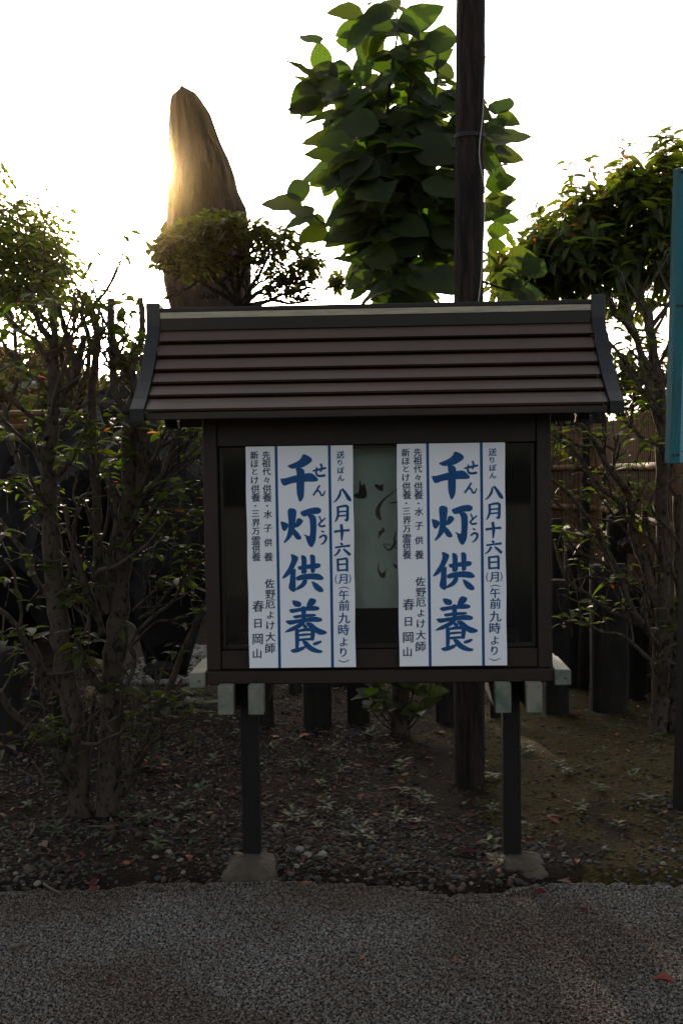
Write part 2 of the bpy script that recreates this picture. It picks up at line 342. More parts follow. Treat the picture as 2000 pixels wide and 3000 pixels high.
# ------------------------------------------------------------------ setting: ground
g = MB().box(-90, 90, -40, 150, -0.6, -0.06).build('ground', M['farground']); g['kind'] = 'structure'
ET = [(-9, 3.86), (-1.2, 3.85), (-0.43, 3.93), (0, 3.90), (0.22, 3.84), (0.37, 3.75), (0.55, 3.80), (0.75, 3.86), (1.2, 3.84), (9, 3.85)]
def edge_y(x):
    for (a, b), (c, d) in zip(ET, ET[1:]):
        if a <= x <= c: return b + (d - b) * (x - a) / (c - a) + 0.025 * noise.noise(Vector((x * 5, 3.1, 0))) + 0.018 * noise.noise(Vector((x * 19, 1.1, 0)))
    return 3.85
def soil_z(x, y):
    edge = edge_y(x)
    t = max(0.0, min(1.0, (y - edge + 0.05) / 0.20)); t = t * t * (3 - 2 * t)
    z = -0.03 + 0.052 * t
    a = min(1.0, max(0.0, (y - edge) / 0.6))
    z += a * (0.035 * noise.noise(Vector((x * 0.9, y * 0.9, 1))) + 0.012 * noise.noise(Vector((x * 4, y * 4, 2))) + 0.006 * noise.noise(Vector((x * 13, y * 13, 5))))
    # low mossy mound at the right
    z += 0.07 * math.exp(-((x - 1.5) ** 2) / 0.9 - ((y - 5.2) ** 2) / 0.8)
    return z
nx, ny = 210, 200
mb = MB()
ys = [3.66 + (14 - 3.66) * (j / ny) ** 1.8 for j in range(ny + 1)]
xs = [-7 + 14 * i / nx for i in range(nx + 1)]
mb.v = [(x, y, soil_z(x, y)) for y in ys for x in xs]
mb.f = [(j * (nx + 1) + i, j * (nx + 1) + i + 1, (j + 1) * (nx + 1) + i + 1, (j + 1) * (nx + 1) + i) for j in range(ny) for i in range(nx)]
soil = mb.build('soil_bed', M['soil'], smooth=True, kind='structure')
mb = MB().box(-9, 9, -5, 4.05, -0.055, -0.008)
mb.build('gravel_path', M['path'], kind='structure')

def scatter(name, mb_surface, density, smin, smax, m, flat=0.65, seed=1, sub=2, lift=0.0, rough=0.5, elong=1.0, thresh=None):
    """stuff: pebble instances strewn over a surface by geometry nodes"""
    o = mb_surface.build(name, m, kind='stuff')
    ng = bpy.data.node_groups.new(name, 'GeometryNodeTree')
    ng.interface.new_socket('Geometry', in_out='INPUT', socket_type='NodeSocketGeometry')
    ng.interface.new_socket('Geometry', in_out='OUTPUT', socket_type='NodeSocketGeometry')
    N = ng.nodes; L = ng.links
    gi = N.new('NodeGroupInput'); go = N.new('NodeGroupOutput')
    dp = N.new('GeometryNodeDistributePointsOnFaces'); dp.distribute_method = 'RANDOM'; dp.inputs['Density'].default_value = density; dp.inputs['Seed'].default_value = seed
    L.new(gi.outputs[0], dp.inputs[0])
    if thresh is not None:
        pos = N.new('GeometryNodeInputPosition'); nn = N.new('ShaderNodeTexNoise'); nn.inputs['Scale'].default_value = 1.7; nn.inputs['Detail'].default_value = 4
        L.new(pos.outputs[0], nn.inputs[0])
        mr = N.new('ShaderNodeMapRange'); mr.inputs[1].default_value = thresh; mr.inputs[2].default_value = thresh + 0.14; mr.inputs[3].default_value = density * 0.12; mr.inputs[4].default_value = density
        L.new(nn.outputs[0], mr.inputs[0]); L.new(mr.outputs[0], dp.inputs['Density'])
    ico = N.new('GeometryNodeMeshIcoSphere'); ico.inputs['Radius'].default_value = 1.0; ico.inputs['Subdivisions'].default_value = sub
    sp = N.new('GeometryNodeSetPosition'); L.new(ico.outputs[0], sp.inputs[0])
    nz = N.new('ShaderNodeTexNoise'); nz.inputs['Scale'].default_value = 0.9
    vm = N.new('ShaderNodeVectorMath'); vm.operation = 'SUBTRACT'; vm.inputs[1].default_value = (0.5, 0.5, 0.5)
    L.new(nz.outputs['Color'], vm.inputs[0])
    vs = N.new('ShaderNodeVectorMath'); vs.operation = 'SCALE'; vs.inputs[3].default_value = rough * 2
    L.new(vm.outputs[0], vs.inputs[0]); L.new(vs.outputs[0], sp.inputs['Offset'])
    sm = N.new('GeometryNodeSetMaterial'); sm.inputs['Material'].default_value = m; L.new(sp.outputs[0], sm.inputs[0])
    ip = N.new('GeometryNodeInstanceOnPoints'); L.new(dp.outputs[0], ip.inputs[0]); L.new(sm.outputs[0], ip.inputs['Instance'])
    rv = N.new('FunctionNodeRandomValue'); rv.data_type = 'FLOAT_VECTOR'; rv.inputs[0].default_value = (-0.5, -0.5, 0); rv.inputs[1].default_value = (0.5, 0.5, 6.283)
    rv.inputs['Seed'].default_value = seed
    L.new(rv.outputs[0], ip.inputs['Rotation'])
    rs = N.new('FunctionNodeRandomValue'); rs.data_type = 'FLOAT'; rs.inputs[2].default_value = 0; rs.inputs[3].default_value = 1; rs.inputs['Seed'].default_value = seed + 5
    pw = N.new('ShaderNodeMath'); pw.operation = 'POWER'; pw.inputs[1].default_value = 2.2; L.new(rs.outputs[1], pw.inputs[0])
    mr2 = N.new('ShaderNodeMapRange'); mr2.inputs[3].default_value = smin; mr2.inputs[4].default_value = smax; L.new(pw.outputs[0], mr2.inputs[0])
    rv2 = N.new('FunctionNodeRandomValue'); rv2.data_type = 'FLOAT_VECTOR'; rv2.inputs[0].default_value = (0.75, 0.6 / elong, flat * 0.8); rv2.inputs[1].default_value = (1.25 * elong, 1.0 / elong, flat * 1.2); rv2.inputs['Seed'].default_value = seed + 9
    sc = N.new('ShaderNodeVectorMath'); sc.operation = 'SCALE'; L.new(rv2.outputs[0], sc.inputs[0]); L.new(mr2.outputs[0], sc.inputs[3])
    L.new(sc.outputs[0], ip.inputs['Scale']); L.new(ip.outputs[0], go.inputs[0])
    md = o.modifiers.new('scatter', 'NODES'); md.node_group = ng
    return o
# emitters follow the surfaces they strew
def grid(x0, x1, y0, y1, n, m_, zf):
    b = MB()
    b.v = [(x0 + (x1 - x0) * i / n, y0 + (y1 - y0) * j / m_, zf(x0 + (x1 - x0) * i / n, y0 + (y1 - y0) * j / m_)) for j in range(m_ + 1) for i in range(n + 1)]
    b.f = [(j * (n + 1) + i, j * (n + 1) + i + 1, (j + 1) * (n + 1) + i + 1, (j + 1) * (n + 1) + i) for j in range(m_) for i in range(n)]
    return b
scatter('gravel', grid(-2.6, 2.6, 2.3, 4.02, 200, 60, lambda x, y: -0.004 if y < edge_y(x) - 0.02 else (0.004 if y < edge_y(x) + 0.03 + 0.03 * noise.noise(Vector((x * 30, y * 30, 0))) else -0.012)), 27000, 0.0022, 0.0052, M['gravel'], flat=0.75, seed=3, sub=2)
scatter('soil_pebbles', grid(-3.2, 3.2, 3.76, 4.65, 90, 40, lambda x, y: soil_z(x, y) + 0.001), 2900, 0.003, 0.0165, M['pebble'], flat=0.55, seed=11, sub=2, thresh=0.40)
scatter('sparse_pebbles', grid(-3.2, 0.2, 4.65, 6.4, 60, 40, lambda x, y: soil_z(x, y) + 0.001), 1200, 0.003, 0.0145, M['pebble'], flat=0.55, seed=12, sub=2, thresh=0.42)
scatter('moss_pebbles', grid(0.2, 3.2, 4.65, 6.4, 60, 40, lambda x, y: soil_z(x, y) + 0.001), 260, 0.003, 0.0145, M['pebble'], flat=0.55, seed=13, sub=2, thresh=0.42)
M['litter'] = pebble_mat('shredded litter', [(0.0, (0.045, 0.028, 0.019)), (0.38, (0.018, 0.012, 0.009)), (0.62, (0.095, 0.062, 0.040)), (0.73, (0.085, 0.016, 0.012)), (0.83, (0.045, 0.060, 0.024)), (0.95, (0.17, 0.12, 0.075))])
scatter('leaf_litter', grid(-3.2, 0.35, 3.85, 8.5, 60, 50, lambda x, y: soil_z(x, y) + 0.003), 1300, 0.004, 0.019, M['litter'], flat=0.10, seed=21, sub=1, elong=1.5, rough=0.6)
scatter('sparse_litter', grid(0.35, 3.2, 3.85, 8.5, 60, 50, lambda x, y: soil_z(x, y) + 0.003), 500, 0.004, 0.017, M['litter'], flat=0.10, seed=22, sub=1, elong=1.5, rough=0.6)
# grey pebble bed seen beneath the board, far behind
M['greypeb'] = pebble_mat('grey pebble bed', [(0.0, (0.20, 0.19, 0.17)), (0.5, (0.13, 0.125, 0.115)), (0.8, (0.26, 0.25, 0.23))])
scatter('pebble_bed', grid(-1.6, 1.0, 7.6, 9.4, 40, 30, lambda x, y: soil_z(x, y) + 0.012), 900, 0.014, 0.032, M['greypeb'], flat=0.6, seed=31, sub=2)

hz = MB().box(-94, 94, -44, 154, -1.6, 7.6).build('haze', None, kind='stuff')  # volume added and tinted orange to form the glow around the sun
hm = bpy.data.materials.new('added sun glow haze'); hm.use_nodes = True; ht = hm.node_tree; ht.nodes.clear()
pv = ht.nodes.new('ShaderNodeVolumePrincipled'); pv.inputs['Color'].default_value = (1.0, 0.72, 0.38, 1); pv.inputs['Density'].default_value = HAZE; pv.inputs['Anisotropy'].default_value = HAZE_G
hout = ht.nodes.new('ShaderNodeOutputMaterial'); ht.links.new(pv.outputs[0], hout.inputs['Volume']); hz.data.materials.append(hm)
# ------------------------------------------------------------------ notice board
BX = P(1104, 1500, 4.1).x
BY = 4.12
RZ = -math.radians(2.0)
board = thing('notice_board', 'dark roofed notice board case on two square posts beside the gravel path', 'notice board', (BX, BY, 0), RZ)
def bp(mb, name, m, smooth=False, label=None):
    o = fixn(mb.build(name, m, board, smooth))
    if label: o['label'] = label
    return o
PXS = 0.494
for sgn in (-1, 1):
    bp(MB().box(sgn * PXS - 0.033, sgn * PXS + 0.033, -0.033, 0.033, 0.0, 0.90, 0.004), 'post', M['post'])
    for s2 in (-1, 1):
        xc = sgn * PXS + s2 * 0.0545
        b_ = bp(MB().box(xc - 0.0265, xc + 0.0265, -0.238, 0.15, 0.636, 0.7355, 0.003), 'bracket_arm', M['frame'])
        c_ = MB().box(xc - 0.028, xc + 0.028, -0.262, -0.215, 0.633, 0.7385, 0.003).build('painted_cap', M['capend'], b_); fixn(c_)
    # fore and aft beam beside the case, pale cap
    xc = sgn * (0.631 + 0.030)
    b_ = bp(MB().box(xc - 0.026, xc + 0.026, -0.12, 0.20, 0.722, 0.770, 0.003), 'side_beam', M['frame'])
    c_ = MB().box(xc - 0.0285, xc + 0.0285, -0.195, 0.10, 0.718, 0.774, 0.003).build('painted_cap', M['capend'], b_); fixn(c_)
    sc_ = MB()
    scp = Vector((xc + 0.008, -0.1985, 0.744))
    sc_.tube([scp, scp + Vector((0, 0.004, 0))], 0.0035, 8); sc_.build('screw', M['rust'], b_)
CF = -0.15      # case front
# case box
bp(MB().box(-0.631, -0.579, CF, 0.12, 0.7745, 1.80, 0.003), 'side_stile', M['frame'])
bp(MB().box(0.579, 0.631, CF, 0.12, 0.7745, 1.80, 0.003), 'side_stile', M['frame'])
bp(MB().box(-0.578, 0.578, CF + 0.004, 0.11, 1.595, 1.80, 0.003), 'header_board', M['frame'])
bp(MB().box(-0.578, 0.578, CF + 0.006, 0.11, 0.776, 0.845, 0.003), 'bottom_rail', M['frame'])
bp(MB().box(-0.632, 0.632, CF - 0.026, 0.16, 0.726, 0.7735, 0.004), 'sill', M['frame'])
bp(MB().box(-0.578, 0.578, 0.09, 0.118, 0.8455, 1.5945), 'back_panel', M['case'])
# sliding glass with thin sashes
for x0, x1, yy in ((-0.575, 0.575, CF + 0.030),):
    gp = bp(MB().box(x0 + 0.015, x1 - 0.015, yy, yy + 0.003, 0.862, 1.582), 'glass_pane', M['glass'])
    for a_, b_ in ((x0, x0 + 0.0145), (x1 - 0.0145, x1)):
        s_ = MB().box(a_, b_, yy - 0.004, yy + 0.007, 0.8475, 1.593, 0.001).build('sash', M['ridge'], gp)
    MB().box(x0 + 0.015, x1 - 0.015, yy - 0.004, yy + 0.007, 0.8475, 0.8615, 0.001).build('sash', M['ridge'], gp)
    MB().box(x0 + 0.015, x1 - 0.015, yy - 0.004, yy + 0.007, 1.5825, 1.593, 0.001).build('sash', M['ridge'], gp)
# roof profile (y out from ridge, z)
prof = [(0, 2.119), (0.016, 2.054), (0.060, 1.985), (0.106, 1.923), (0.15, 1.872), (0.2, 1.822), (0.26, 1.770), (0.33, 1.717)]
def pr(s):      # s in 0..1 along z drop
    z = 2.119 - s * 0.402
    for (y0, z0), (y1, z1) in zip(prof, prof[1:]):
        if z <= z0 and z >= z1 - 1e-9:
            t = (z0 - z) / (z0 - z1); return Vector((0, y0 + (y1 - y0) * t, z))
    return Vector((0, prof[-1][0], prof[-1][1]))
RH = 0.85
zs = [2.046, 1.980, 1.923, 1.869, 1.818, 1.768, 1.720]
for side in (-1, 1):
    for i in range(6):
        a = pr((2.119 - zs[i]) / 0.402); b = pr((2.119 - zs[i + 1]) / 0.402)
        d = (b - a).normalized(); n = Vector((0, -d.z, d.y))      # outward normal
        if n.y < 0: n = -n
        b = b - d * (0.012 if i < 5 else 0)
        a2 = a - n * 0.004; b2 = b + n * 0.006; b3 = b2 - n * 0.010; am = a - n * 0.013
        mid = (a2 + b2) * 0.5 + n * 0.0015; mid2 = mid - n * 0.012
        q = [a2, mid, b2, b3, mid2, am]
        vs = []
        for x in (-RH + 0.05, RH - 0.05):
            vs += [(x, side * v.y, v.z) for v in q]
        fs = [(0, 1, 7, 6), (1, 2, 8, 7), (2, 3, 9, 8), (3, 4, 10, 9), (4, 5, 11, 10), (5, 0, 6, 11), (5, 4, 3, 2, 1, 0), (6, 7, 8, 9, 10, 11)]
        bp(MB().add(vs, fs), 'roof_slat', M['roof'])
    vs = []
    dk = [pr(k / 10) for k in range(1, 10)]
    for x in (-RH + 0.055, RH - 0.055):
        vs += [(x, side * (v.y - 0.022), v.z - 0.016) for v in dk] + [(x, side * max(0.0, v.y - 0.030), v.z - 0.024) for v in dk[::-1]]
    n_ = 18; fs = [(i, (i + 1) % n_, n_ + (i + 1) % n_, n_ + i) for i in range(n_)]
    bp(MB().add(vs, fs), 'shadow_gap_backing', M['case'])  # black backing put in as the shadow in the gaps between slats
    # under board and eave fascia
    vs = []
    for x in (-RH + 0.06, RH - 0.06):
        vs += [(x, side * y, z) for y, z in ((0.0, 2.03), (0.09, 1.912), (0.185, 1.805), (0.300, 1.705), (0.300, 1.690), (0.175, 1.788), (0.08, 1.895), (0.0, 2.01))]
    n_ = 8; fs = [(i, (i + 1) % n_, n_ + (i + 1) % n_, n_ + i) for i in range(n_)] + [tuple(range(n_))[::-1], tuple(range(n_, 2 * n_))]
    bp(MB().add(vs, fs), 'soffit', M['fascia'])
    y0, y1 = sorted((side * 0.302, side * 0.330))
    bp(MB().box(-RH + 0.052, RH - 0.052, y0, y1, 1.688, 1.7125, 0.002), 'eave_fascia', M['fascia'])
    # curved end boards
    for sx in (-1, 1):
        outer = [pr(k / 12) for k in range(13)]
        vs = []; up_ = []; lo_ = []
        for k, p_ in enumerate(outer):
            dd = (outer[min(k + 1, 12)] - outer[max(k - 1, 0)]).normalized(); nn_ = Vector((0, -dd.z, dd.y))
            if nn_.y < 0: nn_ = -nn_
            if k == 0: nn_ = Vector((0, 0.4, 0.4))
            up_.append(p_ + nn_ * 0.016); lo_.append(p_ - nn_ * (0.040 if k else 0.0) - (Vector((0, 0, 0.05)) if k == 0 else Vector()))
        up_[-1] = Vector((0, 0.349, 1.726)); lo_[-1] = Vector((0, 0.346, 1.682)); lo_[-2] = Vector((0, 0.285, 1.690))
        for v in lo_: v.y = max(v.y, 0.0)
        for v in up_: v.y = max(v.y, 0.0)
        ring = up_ + lo_[::-1]; n_ = len(ring)
        xa, xb = sorted((sx * (RH - 0.048), sx * RH))
        for x in (xa, xb): vs += [(x, side * v.y, v.z) for v in ring]
        fs = [(i, (i + 1) % n_, n_ + (i + 1) % n_, n_ + i) for i in range(n_)]
        for o_ in (0, n_):
            for k in range(12): fs.append((o_ + k, o_ + k + 1, o_ + n_ - 2 - k, o_ + n_ - 1 - k))
        bp(MB().add(vs, fs), 'end_board', M['roofdark'])
# ridge
bp(MB().box(-RH + 0.05, RH - 0.05, -0.030, 0.030, 2.103, 2.121, 0.003), 'ridge_cap', M['ridge'])
bp(MB().box(-RH + 0.05, RH - 0.05, -0.032, 0.032, 2.080, 2.1025, 0.001), 'ridge_strip', M['strip'])
bp(MB().box(-RH + 0.05, RH - 0.05, -0.034, 0.034, 2.033, 2.0795, 0.003), 'ridge_base', M['ridge'])
for sx in (-1, 1):
    xa, xb = sorted((sx * (RH - 0.050), sx * (RH + 0.003)))
    bp(MB().box(xa, xb, -0.036, 0.036, 2.045, 2.138, 0.003), 'ridge_end_cap', M['roofdark'])
# concrete footings
for sgn, cx, cy, rx, ry, zt in ((-1, 0.005, -0.06, 0.115, 0.125, 0.05), (1, 0.02, -0.04, 0.12, 0.13, 0.045)):
    mb = MB(); ns = 28; rings = [(1.04, -0.03), (1.0, 0.004), (0.95, 0.016), (0.72, zt * 0.62), (0.5, zt * 0.88), (0.3, zt)]
    for k, (r, z) in enumerate(rings):
        for i in range(ns):
            a = 2 * math.pi * i / ns
            sq = 1 / max(abs(math.cos(a)), abs(math.sin(a))) ** 0.75
            q = 1 + 0.22 * noise.noise(Vector((math.cos(a) * 1.4, math.sin(a) * 1.4, sgn * 3))) + 0.07 * noise.noise(Vector((math.cos(a) * 6, math.sin(a) * 6, k * 0.5)))
            mb.v.append((sgn * PXS + cx + rx * r * sq * q * math.cos(a), cy + ry * r * sq * q * math.sin(a), z + 0.004 * noise.noise(Vector((a * 3, k, sgn)))))
        if k:
            for i in range(ns): mb.f.append(((k - 1) * ns + i, (k - 1) * ns + (i + 1) % ns, k * ns + (i + 1) % ns, k * ns + i))
    mb.f.append(tuple((len(rings) - 1) * ns + i for i in range(ns)))
    bp(mb, 'footing', M['concrete'])

# ------------------------------------------------------------------ posters
BM = Matrix.Translation((BX, BY, 0)) @ Matrix.Rotation(RZ, 4, 'Z')
PW, PH = 0.388, 0.806
def crop2uv(x, y): return ((x - 58 - (y - 100) * 37 / 2170) / 1042 * PW, (y - 100 + (x - 58) * 15 / 1042) / 2170 * PH)
def glyph(ch, off=0.02):
    cu = bpy.data.curves.new('glyph', 'FONT'); cu.body = ch; cu.size = 1.0; cu.offset = off; cu.resolution_u = 3
    o = bpy.data.objects.new('glyph', cu)
    me = bpy.data.meshes.new_from_object(o)
    vs = [(v.co.x, v.co.y) for v in me.vertices]; fs = [tuple(p.vertices) for p in me.polygons]
    bpy.data.objects.remove(o); bpy.data.curves.remove(cu); bpy.data.meshes.remove(me)
    x0 = min(v[0] for v in vs); x1 = max(v[0] for v in vs); y0 = min(v[1] for v in vs); y1 = max(v[1] for v in vs)
    return vs, fs, (x0 + x1) / 2, (y0 + y1) / 2, x1 - x0, y1 - y0
GC = {}
def get_glyph(ch, off):
    if (ch, off) not in GC: GC[(ch, off)] = glyph(ch, off)
    return GC[(ch, off)]
BIG = [  # brush polygons of the four large characters
 [(612,180),(625,172),(660,182),(700,208),(710,235),(690,258),(640,290),(618,300),(560,310),(510,314),(480,300),(463,285),(540,255),(580,232),(605,205)],
 [(398,405),(420,412),(470,400),(560,375),(640,360),(690,355),(715,362),(765,410),(768,430),(740,440),(650,440),(560,448),(500,458),(440,482),(420,470),(405,440)],
 [(550,308),(600,303),(632,325),(636,380),(632,450),(632,520),(628,590),(605,630),(585,640),(572,600),(560,560),(556,500),(556,420),(560,370),(552,330)],
 [(398,825),(440,835),(475,850),(478,880),(455,915),(435,925),(415,905),(408,870)],
 [(560,800),(590,795),(618,815),(620,830),(600,860),(570,885),(540,890),(530,870),(550,840)],
 [(470,720),(490,698),(525,700),(555,715),(555,760),(545,840),(540,900),(520,960),(480,1010),(435,1045),(430,1030),(460,980),(478,900),(478,820),(472,760)],
 [(520,890),(560,920),(600,975),(605,1000),(580,1010),(550,1000),(530,970),(505,930)],
 [(590,735),(640,715),(700,695),(760,688),(795,705),(797,735),(770,755),(720,755),(670,770),(630,783),(605,770)],
 [(660,768),(720,758),(748,790),(752,860),(748,950),(742,1020),(715,1075),(700,1083),(672,1060),(652,1010),(645,975),(620,950),(660,965),(683,975),(690,930),(688,850),(682,800)],
 [(497,1148),(530,1152),(572,1175),(573,1200),(545,1260),(520,1310),(480,1360),(440,1385),(412,1390),(430,1355),(480,1280),(510,1200)],
 [(495,1330),(520,1300),(550,1290),(548,1350),(548,1430),(550,1490),(540,1520),(515,1518),(485,1495),(478,1470),(490,1420),(495,1370)],
 [(600,1175),(605,1155),(640,1165),(655,1190),(655,1260),(658,1340),(600,1345),(605,1280),(605,1220)],
 [(685,1155),(715,1150),(740,1170),(740,1240),(738,1330),(695,1335),(692,1260),(690,1200)],
 [(565,1270),(620,1258),(700,1245),(770,1235),(793,1250),(790,1275),(760,1290),(680,1292),(600,1305),(575,1300)],
 [(545,1375),(600,1350),(700,1335),(780,1340),(820,1375),(822,1395),(790,1405),(700,1395),(620,1400),(560,1412)],
 [(620,1400),(665,1398),(655,1440),(625,1475),(580,1495),(535,1510),(560,1470),(600,1440)],
 [(700,1410),(750,1430),(800,1470),(822,1500),(815,1520),(780,1523),(740,1500),(715,1460)],
 [(510,1600),(560,1605),(600,1620),(605,1650),(590,1670),(540,1665),(520,1640)],
 [(680,1590),(700,1578),(740,1590),(752,1610),(735,1640),(700,1670),(650,1675),(660,1630)],
 [(485,1690),(560,1680),(650,1665),(740,1655),(780,1670),(780,1695),(740,1705),(640,1705),(560,1718),(510,1730),(488,1712)],
 [(515,1755),(600,1740),(680,1735),(745,1735),(750,1755),(700,1765),(600,1772),(540,1785)],
 [(445,1800),(530,1795),(640,1775),(740,1760),(800,1775),(812,1800),(780,1815),(680,1812),(560,1828),(490,1845),(465,1830)],
 [(600,1660),(648,1660),(650,1740),(650,1820),(610,1825),(605,1740)],
 [(590,1820),(650,1815),(610,1860),(560,1890),(500,1910),(432,1922),(480,1880),(540,1850)],
 [(640,1820),(700,1815),(760,1870),(850,1905),(855,1925),(820,1940),(770,1940),(720,1900),(670,1860)],
 [(620,1832),(650,1840),(670,1865),(640,1880),(615,1860)],
 [(540,1890),(580,1880),(585,1960),(582,2040),(575,2080),(545,2080),(545,2000)],
 [(550,1895),(640,1872),(720,1868),(745,1890),(740,1905),(650,1905),(570,1915)],
 [(695,1880),(745,1885),(735,1950),(728,2000),(690,1995),(695,1940)],
 [(575,1935),(640,1925),(700,1925),(700,1945),(640,1950),(580,1957)],
 [(575,1980),(640,1972),(720,1968),(720,1992),(640,1998),(580,2005)],
 [(497,2090),(540,2075),(620,2055),(650,2040),(640,2080),(580,2110),(530,2120),(505,2105)],
 [(610,2000),(660,2000),(700,2045),(760,2080),(812,2095),(810,2115),(770,2120),(710,2110),(660,2080),(630,2040)],
 [(715,2020),(770,2000),(805,1995),(803,2015),(760,2040),(720,2045)]]
RUBY = [  # brush strokes (x, y, half width)
 [(712,337,7),(760,325,11),(845,306,10)], [(792,264,11),(802,310,10),(788,345,7)], [(752,300,8),(748,360,10),(772,384,12),(836,378,12)],
 [(782,474,9),(748,530,9),(718,574,9)], [(732,555,6),(762,526,9),(784,545,9),(796,570,9),(815,570,8),(834,528,5)],
 [(776,775,6),(798,825,9)], [(838,795,6),(792,836,9),(775,858,9),(795,876,10),(838,870,10)],
 [(797,922,7),(824,932,9)], [(778,990,8),(812,966,10),(840,974,12),(842,1002,12),(822,1036,9),(792,1056,4)]]
DATE = [
 [(985,518,8),(975,570,13),(945,618,9),(914,642,3)], [(998,508,10),(1030,550,15),(1065,605,20),(1088,630,5)],
 [(957,682,12),(960,760,12),(946,808,10),(928,836,3)], [(955,690,9),(1045,678,13),(1052,740,14),(1048,815,14),(1022,808,4)], [(965,735,8),(1040,728,8)], [(965,775,8),(1040,768,8)],
 [(922,930,13),(1000,918,10),(1073,914,13)], [(990,855,13),(999,930,16),(995,1016,6)],
 [(985,1038,9),(1005,1060,13)], [(932,1084,10),(1000,1074,9),(1078,1064,12)], [(978,1098,12),(955,1140,10),(918,1168,4)], [(1012,1098,8),(1050,1130,14),(1080,1158,15)],
 [(957,1192,12),(962,1318,11)], [(955,1202,9),(1050,1190,11)], [(1048,1192,12),(1050,1318,12)], [(962,1250,8),(1045,1245,8)], [(962,1308,9),(1045,1302,9)],
 [(948,1348,3),(934,1395,5),(950,1440,3)], [(1070,1345,3),(1084,1392,5),(1068,1436,3)],
 [(974,1486,3),(1020,1471,5),(1070,1486,3)], [(965,2186,3),(1018,2206,5),(1074,2184,3)]]
SMALLA = [('午',1018,1548,98),('前',1022,1650,104),('九',1022,1775,110),('時',1018,1890,108),('よ',1018,2010,82),('り',1015,2110,86),('月',1008,1393,94),
 ('送',983,178,76),('り',978,255,56),('ぼ',988,330,64),('ん',988,405,62)]
SMALLB = [('先',262,180,76),('祖',262,258,82),('代',265,340,78),('々',265,425,60),('供',270,510,84),('養',272,592,90),('・',272,675,16),('水',278,757,82),('子',278,895,78),('供',280,1035,78),('養',282,1175,88),
 ('佐',295,1438,94),('野',300,1543,94),('厄',300,1640,92),('よ',302,1745,72),('け',302,1850,82),('大',302,1960,92),('師',300,2072,98)]
SMALLC = [('新',145,182,78),('ほ',150,265,72),('と',150,340,60),('け',150,425,72),('供',155,510,82),('養',160,592,88),('・',155,675,16),('三',158,750,72),('界',162,840,78),('万',160,925,72),('霊',160,1015,82),('供',162,1095,78),('養',163,1175,88),
 ('春',182,1660,112),('日',180,1830,86),('岡',178,1985,102),('山',172,2125,92)]
def stroke_poly(st):
    pts = [Vector((a[0], a[1])) for a in st]; n = len(pts); L_ = []; R_ = []
    # resample
    q = []; 
    for i in range(n - 1):
        a = pts[max(i - 1, 0)]; b = pts[i]; c = pts[i + 1]; d = pts[min(i + 2, n - 1)]
        for k in range(5):
            t = k / 5
            q.append((0.5 * ((2 * b) + (c - a) * t + (2 * a - 5 * b + 4 * c - d) * t * t + (3 * b - a - 3 * c + d) * t ** 3), st[i][2] * (1 - t) + st[i + 1][2] * t))
    q.append((pts[-1], st[-1][2]))
    quads = []
    for i, (p_, w_) in enumerate(q):
        T = (q[min(i + 1, len(q) - 1)][0] - q[max(i - 1, 0)][0]).normalized(); N_ = Vector((-T.y, T.x))
        L_.append(p_ + N_ * w_); R_.append(p_ - N_ * w_)
    return L_, R_
def make_print(base_z_fn, polys, strokes, chars, mapf, dz0, boldness=0.018):
    """flat lettering that follows the paper: returns MB in poster space (x right, y depth, z up)"""
    mb = MB(); k = 0
    def put(u, v, e): return (u, -base_z_fn(u, v) - dz0 - e, -v)
    for pg in polys:
        e = k * 0.00003; k += 1
        p3 = [Vector((x, y, 0)) for x, y in pg]
        # rounded outline: corner-cut twice
        for _ in range(2):
            p4 = []
            for i in range(len(p3)):
                a = p3[i]; b = p3[(i + 1) % len(p3)]; p4 += [a * 0.8 + b * 0.2, a * 0.2 + b * 0.8]
            p3 = p4
        tr = tessellate_polygon([p3])
        mb.add([put(*mapf(v.x, v.y), e) for v in p3], tr)
    for st in strokes:
        e = k * 0.00003; k += 1
        L_, R_ = stroke_poly(st); n = len(L_)
        mb.add([put(*mapf(v.x, v.y), e) for v in L_ + R_], [(i, i + 1, n + i + 1, n + i) for i in range(n - 1)])
    for ch, cx, cy, h in chars:
        vs, fs, gx, gy, gw, gh = get_glyph(ch, 0.0)
        s_ = h / max(gw, gh) if ch not in '・' else h / gh
        for j_, (ox, oy) in enumerate(((-2.4, 0), (2.4, 0.8), (0, -0.8)) if boldness > 0.015 else ((-2.0, 0), (0, 0.5), (2.0, 1.0))):
            out = []
            for x, y in vs:
                xx = (x - gx) * s_; yy = -(y - gy) * s_
                yy -= 0.06 * xx            # brush-like rising slant
                out.append(put(*mapf(cx + xx + ox, cy + yy + oy), j_ * 0.00004))
            mb.add(out, fs)
    return mb
